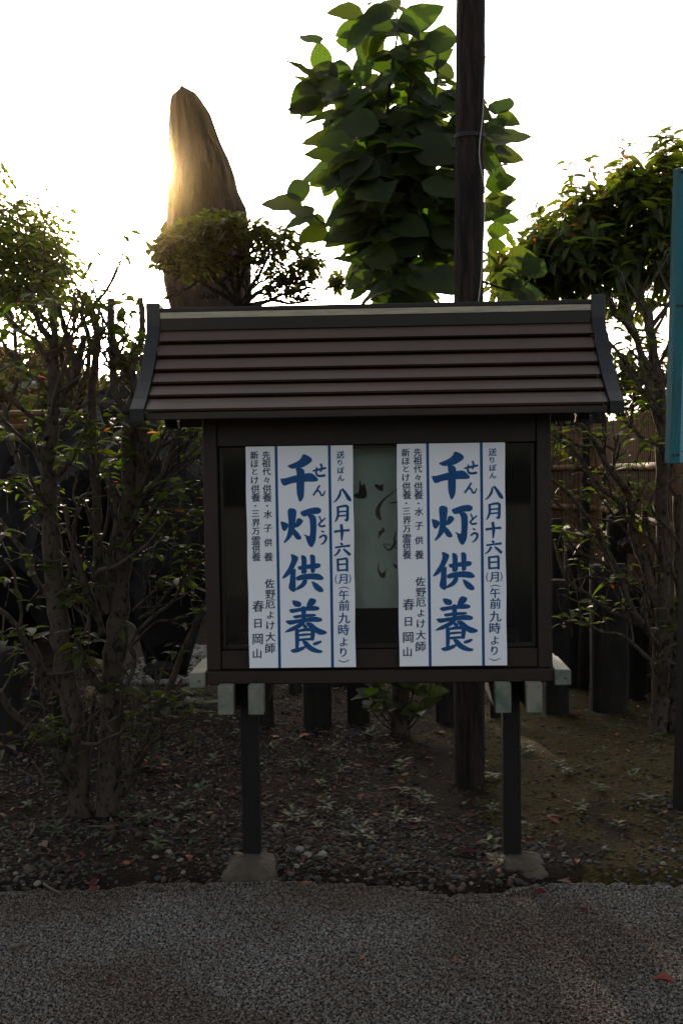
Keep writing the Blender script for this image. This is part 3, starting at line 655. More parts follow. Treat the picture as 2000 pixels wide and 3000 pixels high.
def make_poster(name, label, x0, z0, yl, ph):
    def wav(u, v):    # paper relief in metres towards the viewer
        return 0.0025 * math.sin(v * 9.0 + ph + u * 1.5) * (0.4 + v) + 0.012 * max(0, v - 0.72) * 2 + 0.0015 * math.sin(u * 14 + ph)
    t = tag(obj(name, None), label, 'poster', 'twin paper posters taped to the case')
    t.matrix_world = BM @ Matrix.Translation((x0, yl, z0))
    nu, nv = 14, 40; mb = MB()
    fronts = []
    for layer in (0, 1):
        for j in range(nv + 1):
            for i in range(nu + 1):
                u = PW * i / nu; v = PH * j / nv
                mb.v.append((u + 0.0008 * math.sin(v * 25 + ph) * (1 if i == nu else (1 if i == 0 else 0)), -wav(u, v) + (0.0004 if layer else 0), -v))
    n1 = (nu + 1) * (nv + 1)
    for j in range(nv):
        for i in range(nu):
            a = j * (nu + 1) + i; mb.f.append((a, a + nu + 1, a + nu + 2, a + 1)); mb.f.append((n1 + a, n1 + a + 1, n1 + a + nu + 2, n1 + a + nu + 1))
    mb.build('paper', M['paper'], t, smooth=True)
    for xx in (298.5, 815.5):
        st = MB(); u0_ = (xx - 13.5) / 1042 * PW; u1_ = (xx + 13.5) / 1042 * PW
        for j in range(nv + 1):
            v = PH * j / nv
            st.v += [(u0_, -wav(u0_, v) - 0.0008, -v), (u1_, -wav(u1_, v) - 0.0008, -v)]
        st.f = [(2 * j, 2 * j + 2, 2 * j + 3, 2 * j + 1) for j in range(nv)]
        st.build('border_line', M['ink'], t)
    for a_, b_ in ((0, 3), (3, 9), (9, 17), (17, 34)):
        make_print(wav, BIG[a_:b_], [], [], crop2uv, 0.0009).build('character', M['ink'], t)
    for a_, b_ in ((0, 3), (3, 5), (5, 7), (7, 9)):
        make_print(wav, [], RUBY[a_:b_], [], crop2uv, 0.0014).build('character', M['ink'], t)
    for a_, b_ in ((0, 2), (2, 6), (6, 8), (8, 12), (12, 17), (17, 18), (18, 19), (19, 20), (20, 21)):
        make_print(wav, [], DATE[a_:b_], [], crop2uv, 0.0009).build('character', M['ink'], t)
    for c_ in SMALLA: make_print(wav, [], [], [c_], crop2uv, 0.0009, 0.022).build('character', M['ink'], t)
    for c_ in SMALLB + SMALLC: make_print(wav, [], [], [c_], crop2uv, 0.0009, 0.012).build('character', M['navy'], t)
    return t
def board_local(px, py, yl):
    """board-local x,z of the point seen at px,py on the board plane y=yl"""
    inv = BM.inverted(); o = inv @ CAM
    d = inv.to_3x3() @ (fw * F + rt * (px - 1000) - up * (py - 1500))
    p = o + d * ((yl - o.y) / d.y); return p.x, p.z
yl = CF - 0.020
a = board_local(719, 1309, yl); make_poster('poster', 'left one of the two white posters with blue brush lettering on the case', a[0], a[1], yl, 0.3)
a = board_local(1161, 1301, yl); make_poster('poster', 'right one of the two white posters with blue brush lettering on the case', a[0], a[1], yl, 1.1)
# inner calligraphy sheet
yi = -0.02
xa, zt = board_local(860, 1316, yi); xb, zb = board_local(1330, 1779, yi)
cs = tag(obj('calligraphy_sheet', None), 'greenish white sheet with black brush writing behind the glass between the posters', 'poster')
cs.matrix_world = BM @ Matrix.Translation((xa, yi, zt))
Wc = xb - xa; Hc = zt - zb
mb = MB(); n = 24
def cw(u, v): return 0.004 * math.sin(u * 12)
for i in range(n + 1): 
    u = Wc * i / n; mb.v += [(u, -cw(u, 0), 0), (u, -cw(u, 0), -Hc)]
mb.f = [(2 * i, 2 * i + 1, 2 * i + 3, 2 * i + 2) for i in range(n)]
mb.build('paper', M['oldpaper'], cs, smooth=True)
def c2map(x, y):
    X, Z = board_local(1020 + x / 3.267, 1280 + y / 3.267, yi); return X - xa, zt - Z
CP = [[(108,395),(118,440),(130,470),(155,440),(170,500),(178,540),(172,580),(140,592),(90,590),(50,570),(60,545),(95,540),(105,480)],
 [(245,450),(270,452),(310,465),(345,447),(330,475),(335,505),(325,522),(300,515),(265,490)],
 [(325,862),(345,875),(345,900),(362,905),(330,915),(310,940),(285,972),(278,965),(295,925),(282,905),(320,895)],
 [(295,1185),(280,1240),(282,1290),(300,1335),(330,1355),(350,1345),(357,1320),(355,1290),(375,1245),(345,1290),(320,1305),(300,1290),(290,1240)],
 [(420,1210),(465,1225),(468,1275),(440,1245)]]
CS = [[(500,470,2),(460,500,3),(400,550,5),(330,610,9),(287,680,19),(283,740,24),(312,795,10)], [(395,634,4),(500,622,8)],
 [(455,905,3),(440,980,9),(445,1020,15),(390,1085,8),(340,1030,4),(400,1035,3),(500,1085,6)], [(470,800,2),(500,760,3)]]
for q_ in CP: make_print(cw, [q_], [], [], c2map, 0.001).build('brush_mark', M['sumi'], cs)
for q_ in CS: make_print(cw, [], [q_], [], c2map, 0.001).build('brush_mark', M['sumi'], cs)

# ------------------------------------------------------------------ leaves
def leaf_mesh(name, L, W, m, fold=0.25, droop=0.25, nseg=6, wavy=0.0, wide=0.42, thick=True, seed=0):
    mb = MB(); rr = random.Random(seed)
    k = -0.28 * L
    for i in range(nseg + 1):
        t = i / nseg
        wd = (math.sin(math.pi * t ** (math.log(0.5) / math.log(wide))) ** 0.85 if 0 < t < 1 else 0.0) * W / 2
        if i == nseg: wd = 0.0
        y = t * L; z = -droop * L * t * t
        wz = fold * wd + (wavy * L * rr.uniform(-1, 1) if 0 < t < 1 else 0); wz2 = fold * wd + (wavy * L * rr.uniform(-1, 1) if 0 < t < 1 else 0)
        mb.v += [(-wd, y, z + wz), (0, y, z), (wd, y, z + wz2)]
    for i in range(nseg):
        a = 3 * i
        if i == 0: mb.f += [(1, a + 4, a + 3), (1, a + 5, a + 4)]
        elif i == nseg - 1: mb.f += [(a, a + 1, a + 4), (a + 1, a + 2, a + 4)]
        else: mb.f += [(a, a + 1, a + 4, a + 3), (a + 1, a + 2, a + 5, a + 4)]
    # petiole
    o = len(mb.v); pw = 0.010 * L
    mb.v += [(-pw, -0.16 * L, 0), (pw, -0.16 * L, 0), (pw, 0.02 * L, 0), (-pw, 0.02 * L, 0)]; mb.f.append((o, o + 1, o + 2, o + 3))
    return mb
def lmats(base, d, nrm):
    d = d.normalized(); n = (nrm - d * nrm.dot(d))
    if n.length < 1e-4: n = d.orthogonal()
    n.normalize(); x = d.cross(n)
    m = Matrix((x, d, n)).transposed().to_4x4(); m.translation = base; return m
CAMDIR = lambda p: (CAM - p).normalized()
def put_leaves(t, off, variants, xf, nind=300, name='leaf', kindname='foliage'):
    """variants: list of (MB, mesh); xf: list of (matrix, scale, variant) - nearest become parts, the rest one stuff mesh"""
    xf = sorted(xf, key=lambda q: -q[1] * variants[q[2]][2] / max(0.5, q[0].translation.y))
    for k, (m_, s_, v_) in enumerate(xf[:nind]):
        o = obj(name, variants[v_][1], t, off @ m_ @ Matrix.Scale(s_, 4))
    rest = xf[nind:]
    by = {}
    for q in rest: by.setdefault(variants[q[2]][1].materials[0].name, []).append(q)
    for mn, qs in by.items():
        mb = MB()
        for m_, s_, v_ in qs:
            mm = m_ @ Matrix.Scale(s_, 4); mb.add([mm @ Vector(v) for v in variants[v_][0].v], variants[v_][0].f)
        part(mb, kindname, bpy.data.materials[mn], t, off, kind='stuff')
def variants(nm, L, W, m, n=4, **k):
    r = []
    for i in range(n):
        kk = dict(k); kk['fold'] = k.get('fold', 0.3) * (0.6 + 0.25 * i); kk['droop'] = k.get('droop', 0.25) * (0.3 + 0.5 * i)
        mb = leaf_mesh(nm, L, W, m, seed=i, **kk); r.append((mb, mb.mesh(nm, m, True), L))
    return r
def rand_unit():
    while True:
        v = Vector((U(-1, 1), U(-1, 1), U(-1, 1)))
        if 0.05 < v.length < 1: return v.normalized()

# ------------------------------------------------------------------ pollarded hedge trees
def rand_u(rr):
    return Vector((rr.uniform(-1, 1), rr.uniform(-1, 1), rr.uniform(-1, 1))).normalized()
def branches_mb(lines, Y, twig_rate=0.0, spread=0.12, seed=1):
    """lines: (pixel polyline, radii px, depth offset start, depth offset end)"""
    rr = random.Random(seed); mb = MB(); tips = []
    for pts, rads, d0, d1 in lines:
        n = len(pts); q = []; r = []
        for i, (x, y) in enumerate(pts):
            t = i / (n - 1); Yd = Y + d0 * (1 - t) + d1 * t
            q.append(P(x, y, Yd)); r.append(pxm(rads[0] * (1 - t) + rads[1] * t, Yd))
        mb.tube(q, r, 12 if max(rads) > 20 else 9 if rads[0] > 8 else 6, knob=0.45, sub=4, wob=0.010)
        tips.append(q[-1])
        # small knots and twigs
        for i in range(n - 1):
            for _k in range(2 if rr.random() < twig_rate else (1 if rr.random() < twig_rate * 1.5 else 0)):
                p = q[i].lerp(q[i + 1], rr.random()); d = (q[i + 1] - q[i]).normalized()
                side = d.cross(Vector((rr.uniform(-1, 1), rr.uniform(-1, 1), rr.uniform(-1, 1)))).normalized()
                dd = (side + d * 0.6 + Vector((0, 0, 0.4))).normalized(); l = rr.uniform(0.08, 0.36)
                p2 = p + dd * l * 0.5 + Vector((rr.uniform(-.02, .02), rr.uniform(-.03, .03), 0.02)); p3 = p + dd * l + Vector((0, 0, l * 0.35))
                mb.tube([p, p2, p3], [r[i] * 0.45, r[i] * 0.33, r[i] * 0.22], 5, knob=0.3, sub=3, wob=0.004)
                if rr.random() < 0.4: tips.append(p3)
                if rr.random() < 0.7:
                    s2 = rand_u(rr); p4 = p2 + (dd + s2 * 0.9).normalized() * l * 0.5 + Vector((0, 0, l * 0.1))
                    mb.tube([p2, (p2 + p4) / 2 + s2 * 0.01, p4], [r[i] * 0.3, r[i] * 0.22, r[i] * 0.15], 5, knob=0.3, sub=3, wob=0.004)
                    if rr.random() < 0.4: tips.append(p4)
    return mb, tips
VH = variants('leaf', 0.085, 0.034, M['leaf_hedge'], fold=0.35, droop=0.3, nseg=5)
VR = variants('leaf', 0.055, 0.024, M['leaf_young'], n=2, fold=0.35, droop=0.3, nseg=4)
VHR = VH + VR
def whorl(c, n, s=1.0, upb=0.5, red=0.03):
    out = []
    for k in range(n):
        a = 2.4 * k + U(-0.4, 0.4)
        d = Vector((math.cos(a), math.sin(a), U(-0.35, 0.9) * upb + U(-0.2, 0.2))).normalized()
        b = c + d * 0.008 + Vector((0, 0, U(-0.05, 0.02)))
        nn = (Vector((0, 0, 1)) + rand_unit() * 0.5)
        out.append((lmats(b, d, nn), s * U(0.6, 1.25), random.choice([4, 5]) if random.random() < red else random.randrange(4)))
    return out
def pollard(label, base_px, Y, lines, clusters, group, twig=0.25, seed=1, nleaf=7, bark='bark_grey'):
    b = G(*base_px); b.y = Y; b.z = soil_z(b.x, b.y)
    t, off = world_thing('pollarded_tree', label, 'tree', b, group)
    mb, tips = branches_mb(lines, Y, twig, seed=seed)
    part(mb, 'trunk', M[bark], t, off, True)
    xf = []; st = MB()
    for cx, cy in clusters:
        c = P(cx, cy, Y + U(-0.22, 0.15)); xf += whorl(c, nleaf, U(0.8, 1.15))
        st.tube([c + Vector((U(-.03, .03), U(-.03, .03), -0.12)), c + Vector((0, 0, -0.05)), c], [0.003, 0.0025, 0.002], 5)
    for p in tips:
        if random.random() < 0.85: xf += whorl(p, 5, U(0.45, 0.8))
    part(st, 'twigs', M[bark], t, off, kind='stuff')
    put_leaves(t, off, VHR, xf, 300)
    return t
linesA = [
 ([(236,2410),(234,2300),(232,2210),(208,2061),(185,1912),(163,1742),(152,1551),(146,1393),(152,1275),(158,1195)], (36, 19), 0, 0),
 ([(158,1195),(158,1110),(157,1037),(150,998),(119,950),(98,910),(79,883)], (17, 6), 0, -0.05),
 ([(157,1060),(160,1000),(157,960),(157,893)], (12, 9), 0, 0.08),
 ([(174,1185),(190,1145),(225,1110),(222,1070),(205,1010),(196,978),(182,930),(174,891)], (13, 7), 0, -0.1),
 ([(228,1095),(236,1060),(243,1020),(247,988)], (9, 8), -0.05, -0.12),
 ([(24,893),(43,966),(51,1057),(79,1093),(134,1128),(150,1165)], (5, 9), 0.1, 0),
 ([(8,911),(67,970),(111,1006),(130,1045),(170,1093),(176,1160)], (5, 9), -0.1, 0),
 ([(0,992),(30,1040),(55,1065),(52,1110),(35,1180),(0,1240)], (5, 6), 0.1, 0.2),
 ([(0,1144),(30,1175),(70,1205),(110,1230),(135,1260)], (6, 9), -0.15, 0),
 ([(0,1215),(40,1262),(80,1290),(120,1340),(150,1400),(170,1430)], (6, 8), -0.15, 0),
 ([(10,1180),(24,1255),(45,1320),(63,1373),(91,1433),(115,1480),(130,1550),(145,1620)], (8, 11), 0.15, 0.02),
 ([(84,1335),(88,1380),(105,1430),(130,1470),(150,1500)], (4, 6), -0.2, 0),
 ([(0,1520),(30,1565),(70,1610),(85,1650),(110,1700),(150,1760)], (7, 10), 0.1, 0),
 ([(0,1785),(51,1836),(85,1913),(128,1981),(187,2040)], (8, 13), -0.2, 0),
 ([(32,1850),(60,1860),(85,1880),(108,1930),(118,1990),(130,2060),(140,2110)], (4, 8), 0.2, 0.1),
 ([(0,2023),(26,2074),(68,2112),(128,2151),(200,2195)], (10, 12), -0.15, 0),
 ([(0,2150),(40,2160),(90,2172),(150,2180),(200,2190)], (4, 7), -0.25, 0),
 ([(160,2195),(172,2230),(185,2270),(205,2300)], (10, 16), -0.15, 0),
 ([(215,2120),(212,2180),(200,2225),(188,2260)], (8, 12), -0.15, -0.1),
 ([(15,1640),(40,1680),(50,1730),(65,1790),(60,1830)], (4, 6), 0.1, 0.1),
 ([(240,1870),(258,1815),(235,1790),(205,1765),(180,1740)], (4, 7), -0.15, 0),
 ([(196,978),(186,1010),(182,1065),(212,1116)], (6, 8), 0.1, 0),
 ([(275,1445),(238,1460),(222,1500),(220,1560),(215,1640),(190,1720)], (5, 9), -0.1, 0),
]
clA = [(130,880),(160,885),(110,970),(60,1010),(165,940),(20,960),(180,1330),(210,1320),(20,1420),(90,1460),(110,1490),(180,1640),(100,1640),(20,1860),(90,1845),(230,1890),(150,2110),(170,2150),(130,2112),(210,1740),(15,1250),(5,1550),(25,1700),(10,2160),(175,1000),(60,1080),(95,1240),(120,1300)]
linesB = [
 ([(312,2410),(316,2340),(323,2240),(325,2125),(330,2010),(338,1912),(353,1742),(362,1591),(378,1472),(380,1360),(378,1274),(385,1190)], (38, 20), 0, 0.02),
 ([(400,1480),(412,1400),(418,1330),(416,1255),(405,1190),(384,1090),(340,1030),(328,970),(328,878)], (16, 10), 0, -0.05),
 ([(384,1090),(400,1040),(415,1000),(418,940),(412,874)], (10, 9), 0, 0.1),
 ([(398,1150),(375,1200),(350,1180),(330,1110),(325,1050),(318,1021)], (14, 9), 0, -0.08),
 ([(318,1021),(345,1060),(378,1085),(395,1130)], (8, 9), -0.1, 0.05),
 ([(310,1800),(292,1700),(285,1551),(280,1393),(269,1195),(275,1100),(283,1000),(280,940),(263,878)], (17, 10), 0, 0.1),
 ([(270,1040),(258,978),(237,930),(240,890),(253,855)], (8, 6), 0, 0.0),
 ([(330,1700),(318,1640),(335,1590),(338,1500),(328,1420)], (9, 7), -0.05, -0.1),
 ([(300,1860),(275,1790),(245,1700),(225,1620),(205,1560),(190,1480)], (11, 7), 0, -0.12),
 ([(174,1245),(200,1210),(221,1176),(240,1130),(258,1080),(262,1021)], (8, 7), -0.08, 0),
 ([(235,1500),(215,1460),(225,1400),(200,1380),(205,1340)], (4, 3), -0.15, -0.1),
 ([(283,1686),(300,1672),(336,1662),(395,1622),(443,1583),(494,1512)], (8, 4), -0.1, -0.2),
 ([(385,1530),(427,1448),(470,1400),(500,1330),(530,1235)], (8, 8), -0.05, 0.1),
 ([(420,1450),(470,1400),(510,1330),(560,1290),(588,1255)], (10, 7), 0.1, 0.2),
 ([(440,1460),(500,1380),(540,1350),(590,1330)], (5, 5), 0.15, 0.2),
 ([(420,1420),(455,1340),(490,1300),(545,1270),(590,1270)], (7, 5), 0.15, 0.25),
 ([(425,1480),(480,1410),(520,1370),(585,1305)], (6, 4), 0.1, 0.1),
 ([(400,1560),(470,1570),(530,1555),(595,1530)], (4, 3), 0.1, 0.1),
 ([(420,1530),(500,1525),(560,1490),(600,1460)], (4, 3), 0.1, 0.15),
 ([(410,1545),(480,1552),(560,1560),(600,1520)], (4, 3), 0.1, 0.0),
 ([(470,1470),(520,1440),(560,1440),(595,1400)], (5, 4), 0.1, 0.15),
 ([(372,2010),(396,1930),(383,1890),(402,1850),(451,1806),(502,1768),(536,1708),(560,1640),(600,1600)], (7, 4), -0.1, -0.05),
 ([(385,1895),(430,1850),(480,1815),(540,1830),(600,1800)], (4, 3), 0.1, 0.1),
 ([(355,2330),(395,2270),(417,2210),(463,2083),(502,1998),(544,1891),(575,1820),(598,1770)], (14, 6), 0.1, 0.15),
 ([(385,2260),(405,2231),(446,2176),(519,2134),(580,2110)], (7, 3), 0.05, -0.1),
 ([(430,2110),(470,2112),(530,2098),(560,2070)], (5, 3), -0.05, -0.15),
 ([(370,2150),(375,2200),(380,2270)], (9, 10), -0.1, -0.1),
 ([(240,2175),(280,2178),(320,2160),(360,2145),(390,2135)], (7, 3), -0.2, -0.25),
 ([(390,1790),(410,1770),(440,1745),(470,1720),(485,1700)], (4, 3), -0.1, -0.15),
 ([(410,1815),(450,1790),(500,1730),(540,1690),(590,1650)], (6, 3), 0.1, 0.1),
 ([(260,1880),(262,1810),(245,1770),(225,1750)], (4, 4), -0.1, -0.1),
 ([(295,2060),(300,2110),(320,2118),(345,2100)], (5, 4), -0.2, -0.2),
]
clB = [(300,895),(275,872),(360,882),(365,905),(230,905),(390,1000),(400,1015),(380,1040),(330,925),(290,960),(320,955),(280,1240),(330,1220),(400,1240),(250,1225),(300,1340),(310,1380),(280,1300),(440,1460),(540,1410),(550,1480),(560,1500),(470,1490),(520,1530),(330,2000),(355,2010),(440,2030),(480,2060),(520,2040),(560,2035),(400,2100),(350,2085),(530,1700),(560,1730),(550,1620),(540,1660),(450,1610),(420,1540),(260,1860),(240,1905),(345,1290),(370,1330),(520,1235),(555,1260),(500,1420),(590,2060),(420,2070),(470,1250),(310,980),(245,900),(430,1500),(490,1580)]
pollard('grey barked pollarded tree, left stem of the twin trunks at the left edge', (236, 2400), 4.72, linesA, clA, 'pollarded trees left of the board', seed=3)
pollard('grey barked pollarded tree, right stem of the twin trunks left of the board', (312, 2400), 4.74, linesB, clB, 'pollarded trees left of the board', seed=5, twig=0.3)
linesR = [
 ([(1925,2175),(1928,2080),(1930,1980),(1934,1902),(1940,1800),(1940,1668),(1938,1480),(1938,1340),(1935,1220),(1928,1123)], (26, 17), 0, 0),
 ([(1978,2165),(1975,2080),(1972,1980),(1985,1880),(1990,1780),(1988,1600),(1985,1450)], (24, 16), 0.03, 0.1),
 ([(1933,1140),(1915,1050),(1903,974),(1897,930),(1894,890)], (15, 14), 0, 0.05),
 ([(1933,1130),(1882,1046),(1848,966),(1805,923),(1795,900),(1787,874)], (11, 7), 0, -0.1),
 ([(1858,985),(1845,940),(1840,895)], (8, 9), -0.02, 0.1),
 ([(1941,1314),(1915,1210),(1870,1130),(1820,1050),(1775,995)], (9, 4), -0.1, 0),
 ([(1940,1330),(1920,1300),(1882,1285),(1840,1240),(1805,1208),(1780,1170)], (8, 4), -0.1, 0),
 ([(1930,1200),(1880,1150),(1850,1090),(1830,1040)], (7, 3), 0.05, 0.2),
 ([(1945,1240),(1905,1170),(1885,1100),(1870,1060)], (8, 4), -0.1, -0.2),
 ([(1915,1785),(1891,1668),(1854,1574),(1849,1504),(1831,1443),(1774,1359),(1746,1303),(1704,1247),(1658,1219),(1630,1180)], (14, 5), -0.05, -0.15),
 ([(1905,1855),(1849,1785),(1812,1682),(1774,1611),(1728,1527),(1672,1457),(1611,1401),(1590,1375)], (12, 4), -0.1, -0.2),
 ([(1831,1490),(1774,1443),(1728,1387),(1670,1310),(1643,1293),(1612,1262)], (8, 4), -0.1, -0.05),
 ([(1790,1660),(1714,1551),(1672,1510),(1615,1462)], (7, 4), 0.05, 0.1),
 ([(1924,1888),(1877,1831),(1793,1794),(1723,1747),(1662,1705),(1640,1650),(1625,1580)], (9, 4), -0.1, -0.1),
 ([(1905,1934),(1821,1864),(1765,1855),(1700,1825),(1648,1822)], (7, 3), -0.2, -0.25),
 ([(1798,1364),(1798,1320),(1800,1300),(1806,1272)], (4, 4), -0.1, -0.1),
 ([(1798,1320),(1770,1300),(1750,1278)], (4, 3), -0.1, -0.1),
 ([(1790,1390),(1740,1382),(1690,1370),(1665,1320)], (5, 3), 0.1, 0.1),
 ([(1746,1303),(1700,1308),(1670,1290),(1611,1251)], (5, 3), 0, -0.1),
 ([(1815,1710),(1790,1700),(1740,1695),(1690,1700),(1665,1720)], (5, 3), -0.1, -0.15),
 ([(1780,1660),(1720,1630),(1680,1600),(1650,1560)], (5, 3), -0.1, -0.15),
 ([(1935,1630),(1900,1560),(1887,1500),(1887,1470)], (9, 6), -0.05, -0.1),
 ([(1990,1600),(1950,1540),(1900,1490),(1860,1450),(1830,1400)], (5, 3), -0.15, -0.1),
 ([(1910,1890),(1890,1800),(1880,1740),(1862,1690),(1840,1660)], (6, 3), -0.15, -0.2),
 ([(1905,1810),(1860,1740),(1830,1700),(1790,1660)], (5, 3), 0.1, 0.1),
 ([(1930,1930),(1950,1900),(1990,1885),(2020,1880)], (6, 4), -0.15, -0.1),
 ([(2010,1960),(1975,1945),(1950,1935),(1920,1950)], (5, 8), -0.15, -0.1),
 ([(1965,1010),(1960,1100),(1955,1200),(1950,1300)], (7, 12), 0.1, 0.1),
 ([(1935,1480),(1960,1380),(1975,1250),(1985,1150)], (8, 5), 0.1, 0.2),
]
clR = [(1790,880),(1800,925),(1850,950),(1900,960),(1920,1000),(1800,1010),(1850,1060),(1780,1080),(1820,1130),(1900,1160),(1770,1250),(1640,1280),(1620,1320),(1700,1300),(1840,1350),(1870,1290),(1900,1400),(1700,1450),(1790,1440),(1850,1510),(1640,1550),(1730,1560),(1780,1690),(1830,1690),(1900,1660),(1740,1760),(1700,1790),(1670,1800),(1760,1820),(1960,1760),(1950,1850),(1930,1830),(1990,1770),(1780,960),(1790,1050),(1830,980),(1880,1010),(1910,1080),(1850,1180),(1795,1130),(1940,1060),(1640,1300),(1665,1210),(1905,1290),(1880,1220)]
pollard('grey barked pollarded tree with double trunk near the right edge', (1950, 2170), 5.75, linesR, clR, 'pollarded trees right of the board', seed=9, twig=0.35, nleaf=6)

# ------------------------------------------------------------------ big leaved tree behind the pole
def c6(x, y): return 760 + x / 1.867, y / 1.867
YM = 6.0
tb = P(1172, 2150, 6.1); tb.z = soil_z(tb.x, tb.y)
mt, moff = world_thing('magnolia_tree', 'tall shrubby tree with very large drooping leaves behind the wooden pole', 'tree', tb)
mb = MB()
def ml(pts, r0_, r1_, dy=0.0):
    n = len(pts); mb.tube([P(*c6(*p), YM + dy) for p in pts], [pxm((r0_ * (1 - i / (n - 1)) + r1_ * i / (n - 1)), YM) for i in range(n)], 8, knob=0.3, sub=3)
tr_pts = [tb + Vector((0, 0, -0.05)), P(1172, 1950, 6.1), P(1168, 1500, 6.1), P(1165, 1100, 6.05), P(1160, 900, 6.0), P(1162, 780, 6.0)]
mb.tube(tr_pts, [0.06, 0.05, 0.045, 0.04, 0.034, 0.03], 9, knob=0.3)
ml([(750, 1460), (745, 1380), (690, 1290), (640, 1240)], 14, 7, -0.05)
ml([(750, 1460), (790, 1250), (790, 860), (800, 700), (830, 430), (855, 380)], 10, 2)
ml([(760, 1200), (720, 900), (700, 640), (718, 400), (735, 300), (755, 170), (745, 40)], 7, 2)
ml([(740, 1100), (600, 850), (558, 570), (558, 460)], 5, 2)
ml([(700, 1150), (500, 850), (430, 700), (390, 660), (345, 480)], 5, 1.5)
ml([(760, 1150), (560, 1170), (470, 1220), (360, 1225), (300, 1180), (240, 1110)], 5, 2)
ml([(560, 1000), (480, 950), (420, 935), (340, 930)], 4, 1.5)
ml([(790, 1250), (900, 900), (950, 560), (970, 420), (975, 300)], 6, 2)
ml([(790, 1250), (1000, 1000), (1200, 800), (1285, 640)], 6, 2, 0.15)
ml([(790, 1350), (1050, 1200), (1250, 1180)], 5, 2, 0.15)
ml([(790, 1450), (1100, 1500), (1380, 1590), (1480, 1525)], 5, 2, 0.1)
ml([(760, 1450), (640, 1400), (560, 1500)], 5, 2)
part(mb, 'trunk', M['bark_grey'], mt, moff, True)
VM = variants('leaf', 1.0, 0.70, M['leaf_big'], n=5, fold=0.20, droop=0.22, nseg=9, wavy=0.022, wide=0.40)
HL = [(570,80,378,45,75),(740,60,530,105,80),(745,70,655,-30,90),(760,170,998,25,110),(755,200,520,108,90),(540,215,412,225,75),(560,300,690,190,110),(330,240,228,183,50),(350,402,320,225,120),(440,468,440,298,150),(560,460,560,330,120),(340,460,188,470,65),(440,480,255,450,70),(360,585,160,578,85),(450,640,233,628,55),(480,760,235,750,80),(475,800,378,808,50),(480,900,205,950,80),(370,960,275,1015,60),(240,1105,180,955,130),(235,1130,10,1083,80),(290,1180,165,1130,60),(300,1180,135,1228,45),(360,1225,235,1180,55),(360,1225,222,1340,60),(470,1190,405,1345,90),(400,970,350,1080,80),(500,1080,390,1195,70),(560,1175,490,1340,80),(640,1380,493,1468,60),(600,1290,610,1380,70),(560,1530,440,1555,50),(600,1560,483,1620,50),(830,300,705,270,65),(855,380,1045,240,110),(970,300,1010,125,110),(970,430,1060,320,110),(840,390,595,325,100),(820,550,1068,470,110),(730,320,560,300,60),(935,270,790,245,60),(740,490,800,430,80),
 (1285,630,1365,525,60),(1290,640,1420,660,60),(1280,760,1482,730,75),(1240,850,1447,835,80),(1240,720,1350,660,90),(1235,880,1355,942,60),(1240,1000,1320,1030,70),(1250,1160,1378,1065,60),(1255,1200,1420,1182,60),(1240,1080,1308,1068,30),(1240,1260,1365,1260,80),(1240,1330,1310,1340,90),
 (1500,1520,1460,1380,110),(1480,1520,1560,1400,100),(1400,1600,1310,1470,80),(1380,1600,1568,1560,90),(1390,1620,1540,1640,80),(620,470,700,520,90),(720,560,640,500,90),(560,500,440,560,90),(560,640,690,560,90),(600,30,560,0,30),(580,90,740,40,70),(640,120,540,90,50),(630,470,560,400,80),(870,440,940,400,70),(950,460,1035,440,50)]
xf = []
for bx_, by_, tx_, ty_, wd in HL:
    Yb = YM + U(-0.25, 0.2)
    b = P(*c6(bx_, by_), Yb); e = P(*c6(tx_, ty_), Yb + U(-0.05, 0.12)); L_ = (e - b).length
    wm = pxm(wd / 1.867, YM)
    vd = CAMDIR(b); d = (e - b).normalized()
    # real width ~0.58 L; tilt about the leaf axis so that it appears wd wide
    c = min(1.0, max(0.45, wm / (0.70 * L_) + 0.22))
    side = d.cross(vd).normalized()
    ang = math.acos(c) * (1 if ty_ - by_ < 90 else -1)
    nn = vd * math.cos(ang) + d.cross(vd).normalized().cross(d) * 0 + (Vector((0, 0, 1)) - d * d.z).normalized() * math.sin(ang)
    s_ = L_ * 1.04 if wm < 0.85 * L_ else wm / 0.80
    xf.append((lmats(b, d, nn), s_, random.randrange(3)))
def fill(n, cx, cy, rx, ry, dz, L0, L1):
    for _ in range(n):
        a = U(0, 6.283); r = math.sqrt(random.random())
        x = cx + rx * r * math.cos(a); y = cy + ry * r * math.sin(a)
        b = P(*c6(x, y), YM + U(-dz, dz))
        sg_ = (1 if x > 800 else -1) if abs(x - 800) > 160 else random.choice((-1, 1))
        d = Vector((sg_ * U(0.3, 1.0), U(-0.6, 0.5), U(-0.55, 0.4))).normalized()
        nn = Vector((U(-0.5, 0.5), -U(0.2, 1.2), U(0.2, 1.0)))
        xf.append((lmats(b, d, nn), U(L0, L1), random.randrange(5)))
fill(9, 700, 120, 130, 90, 0.2, 0.17, 0.22)
fill(16, 430, 470, 130, 140, 0.25, 0.17, 0.23)
fill(22, 760, 380, 220, 140, 0.25, 0.16, 0.24)
fill(40, 660, 620, 230, 150, 0.3, 0.17, 0.24)
fill(85, 760, 850, 270, 220, 0.4, 0.18, 0.27)
fill(100, 790, 1120, 230, 230, 0.4, 0.18, 0.27)
fill(80, 800, 1430, 210, 230, 0.4, 0.16, 0.24)
fill(26, 1000, 620, 90, 220, 0.3, 0.16, 0.22)
fill(34, 820, 900, 110, 420, 0.3, 0.16, 0.24)
fill(22, 1170, 950, 110, 330, 0.3, 0.14, 0.2)
fill(12, 1330, 1500, 110, 130, 0.2, 0.13, 0.2)
put_leaves(mt, moff, VM, xf, 300)
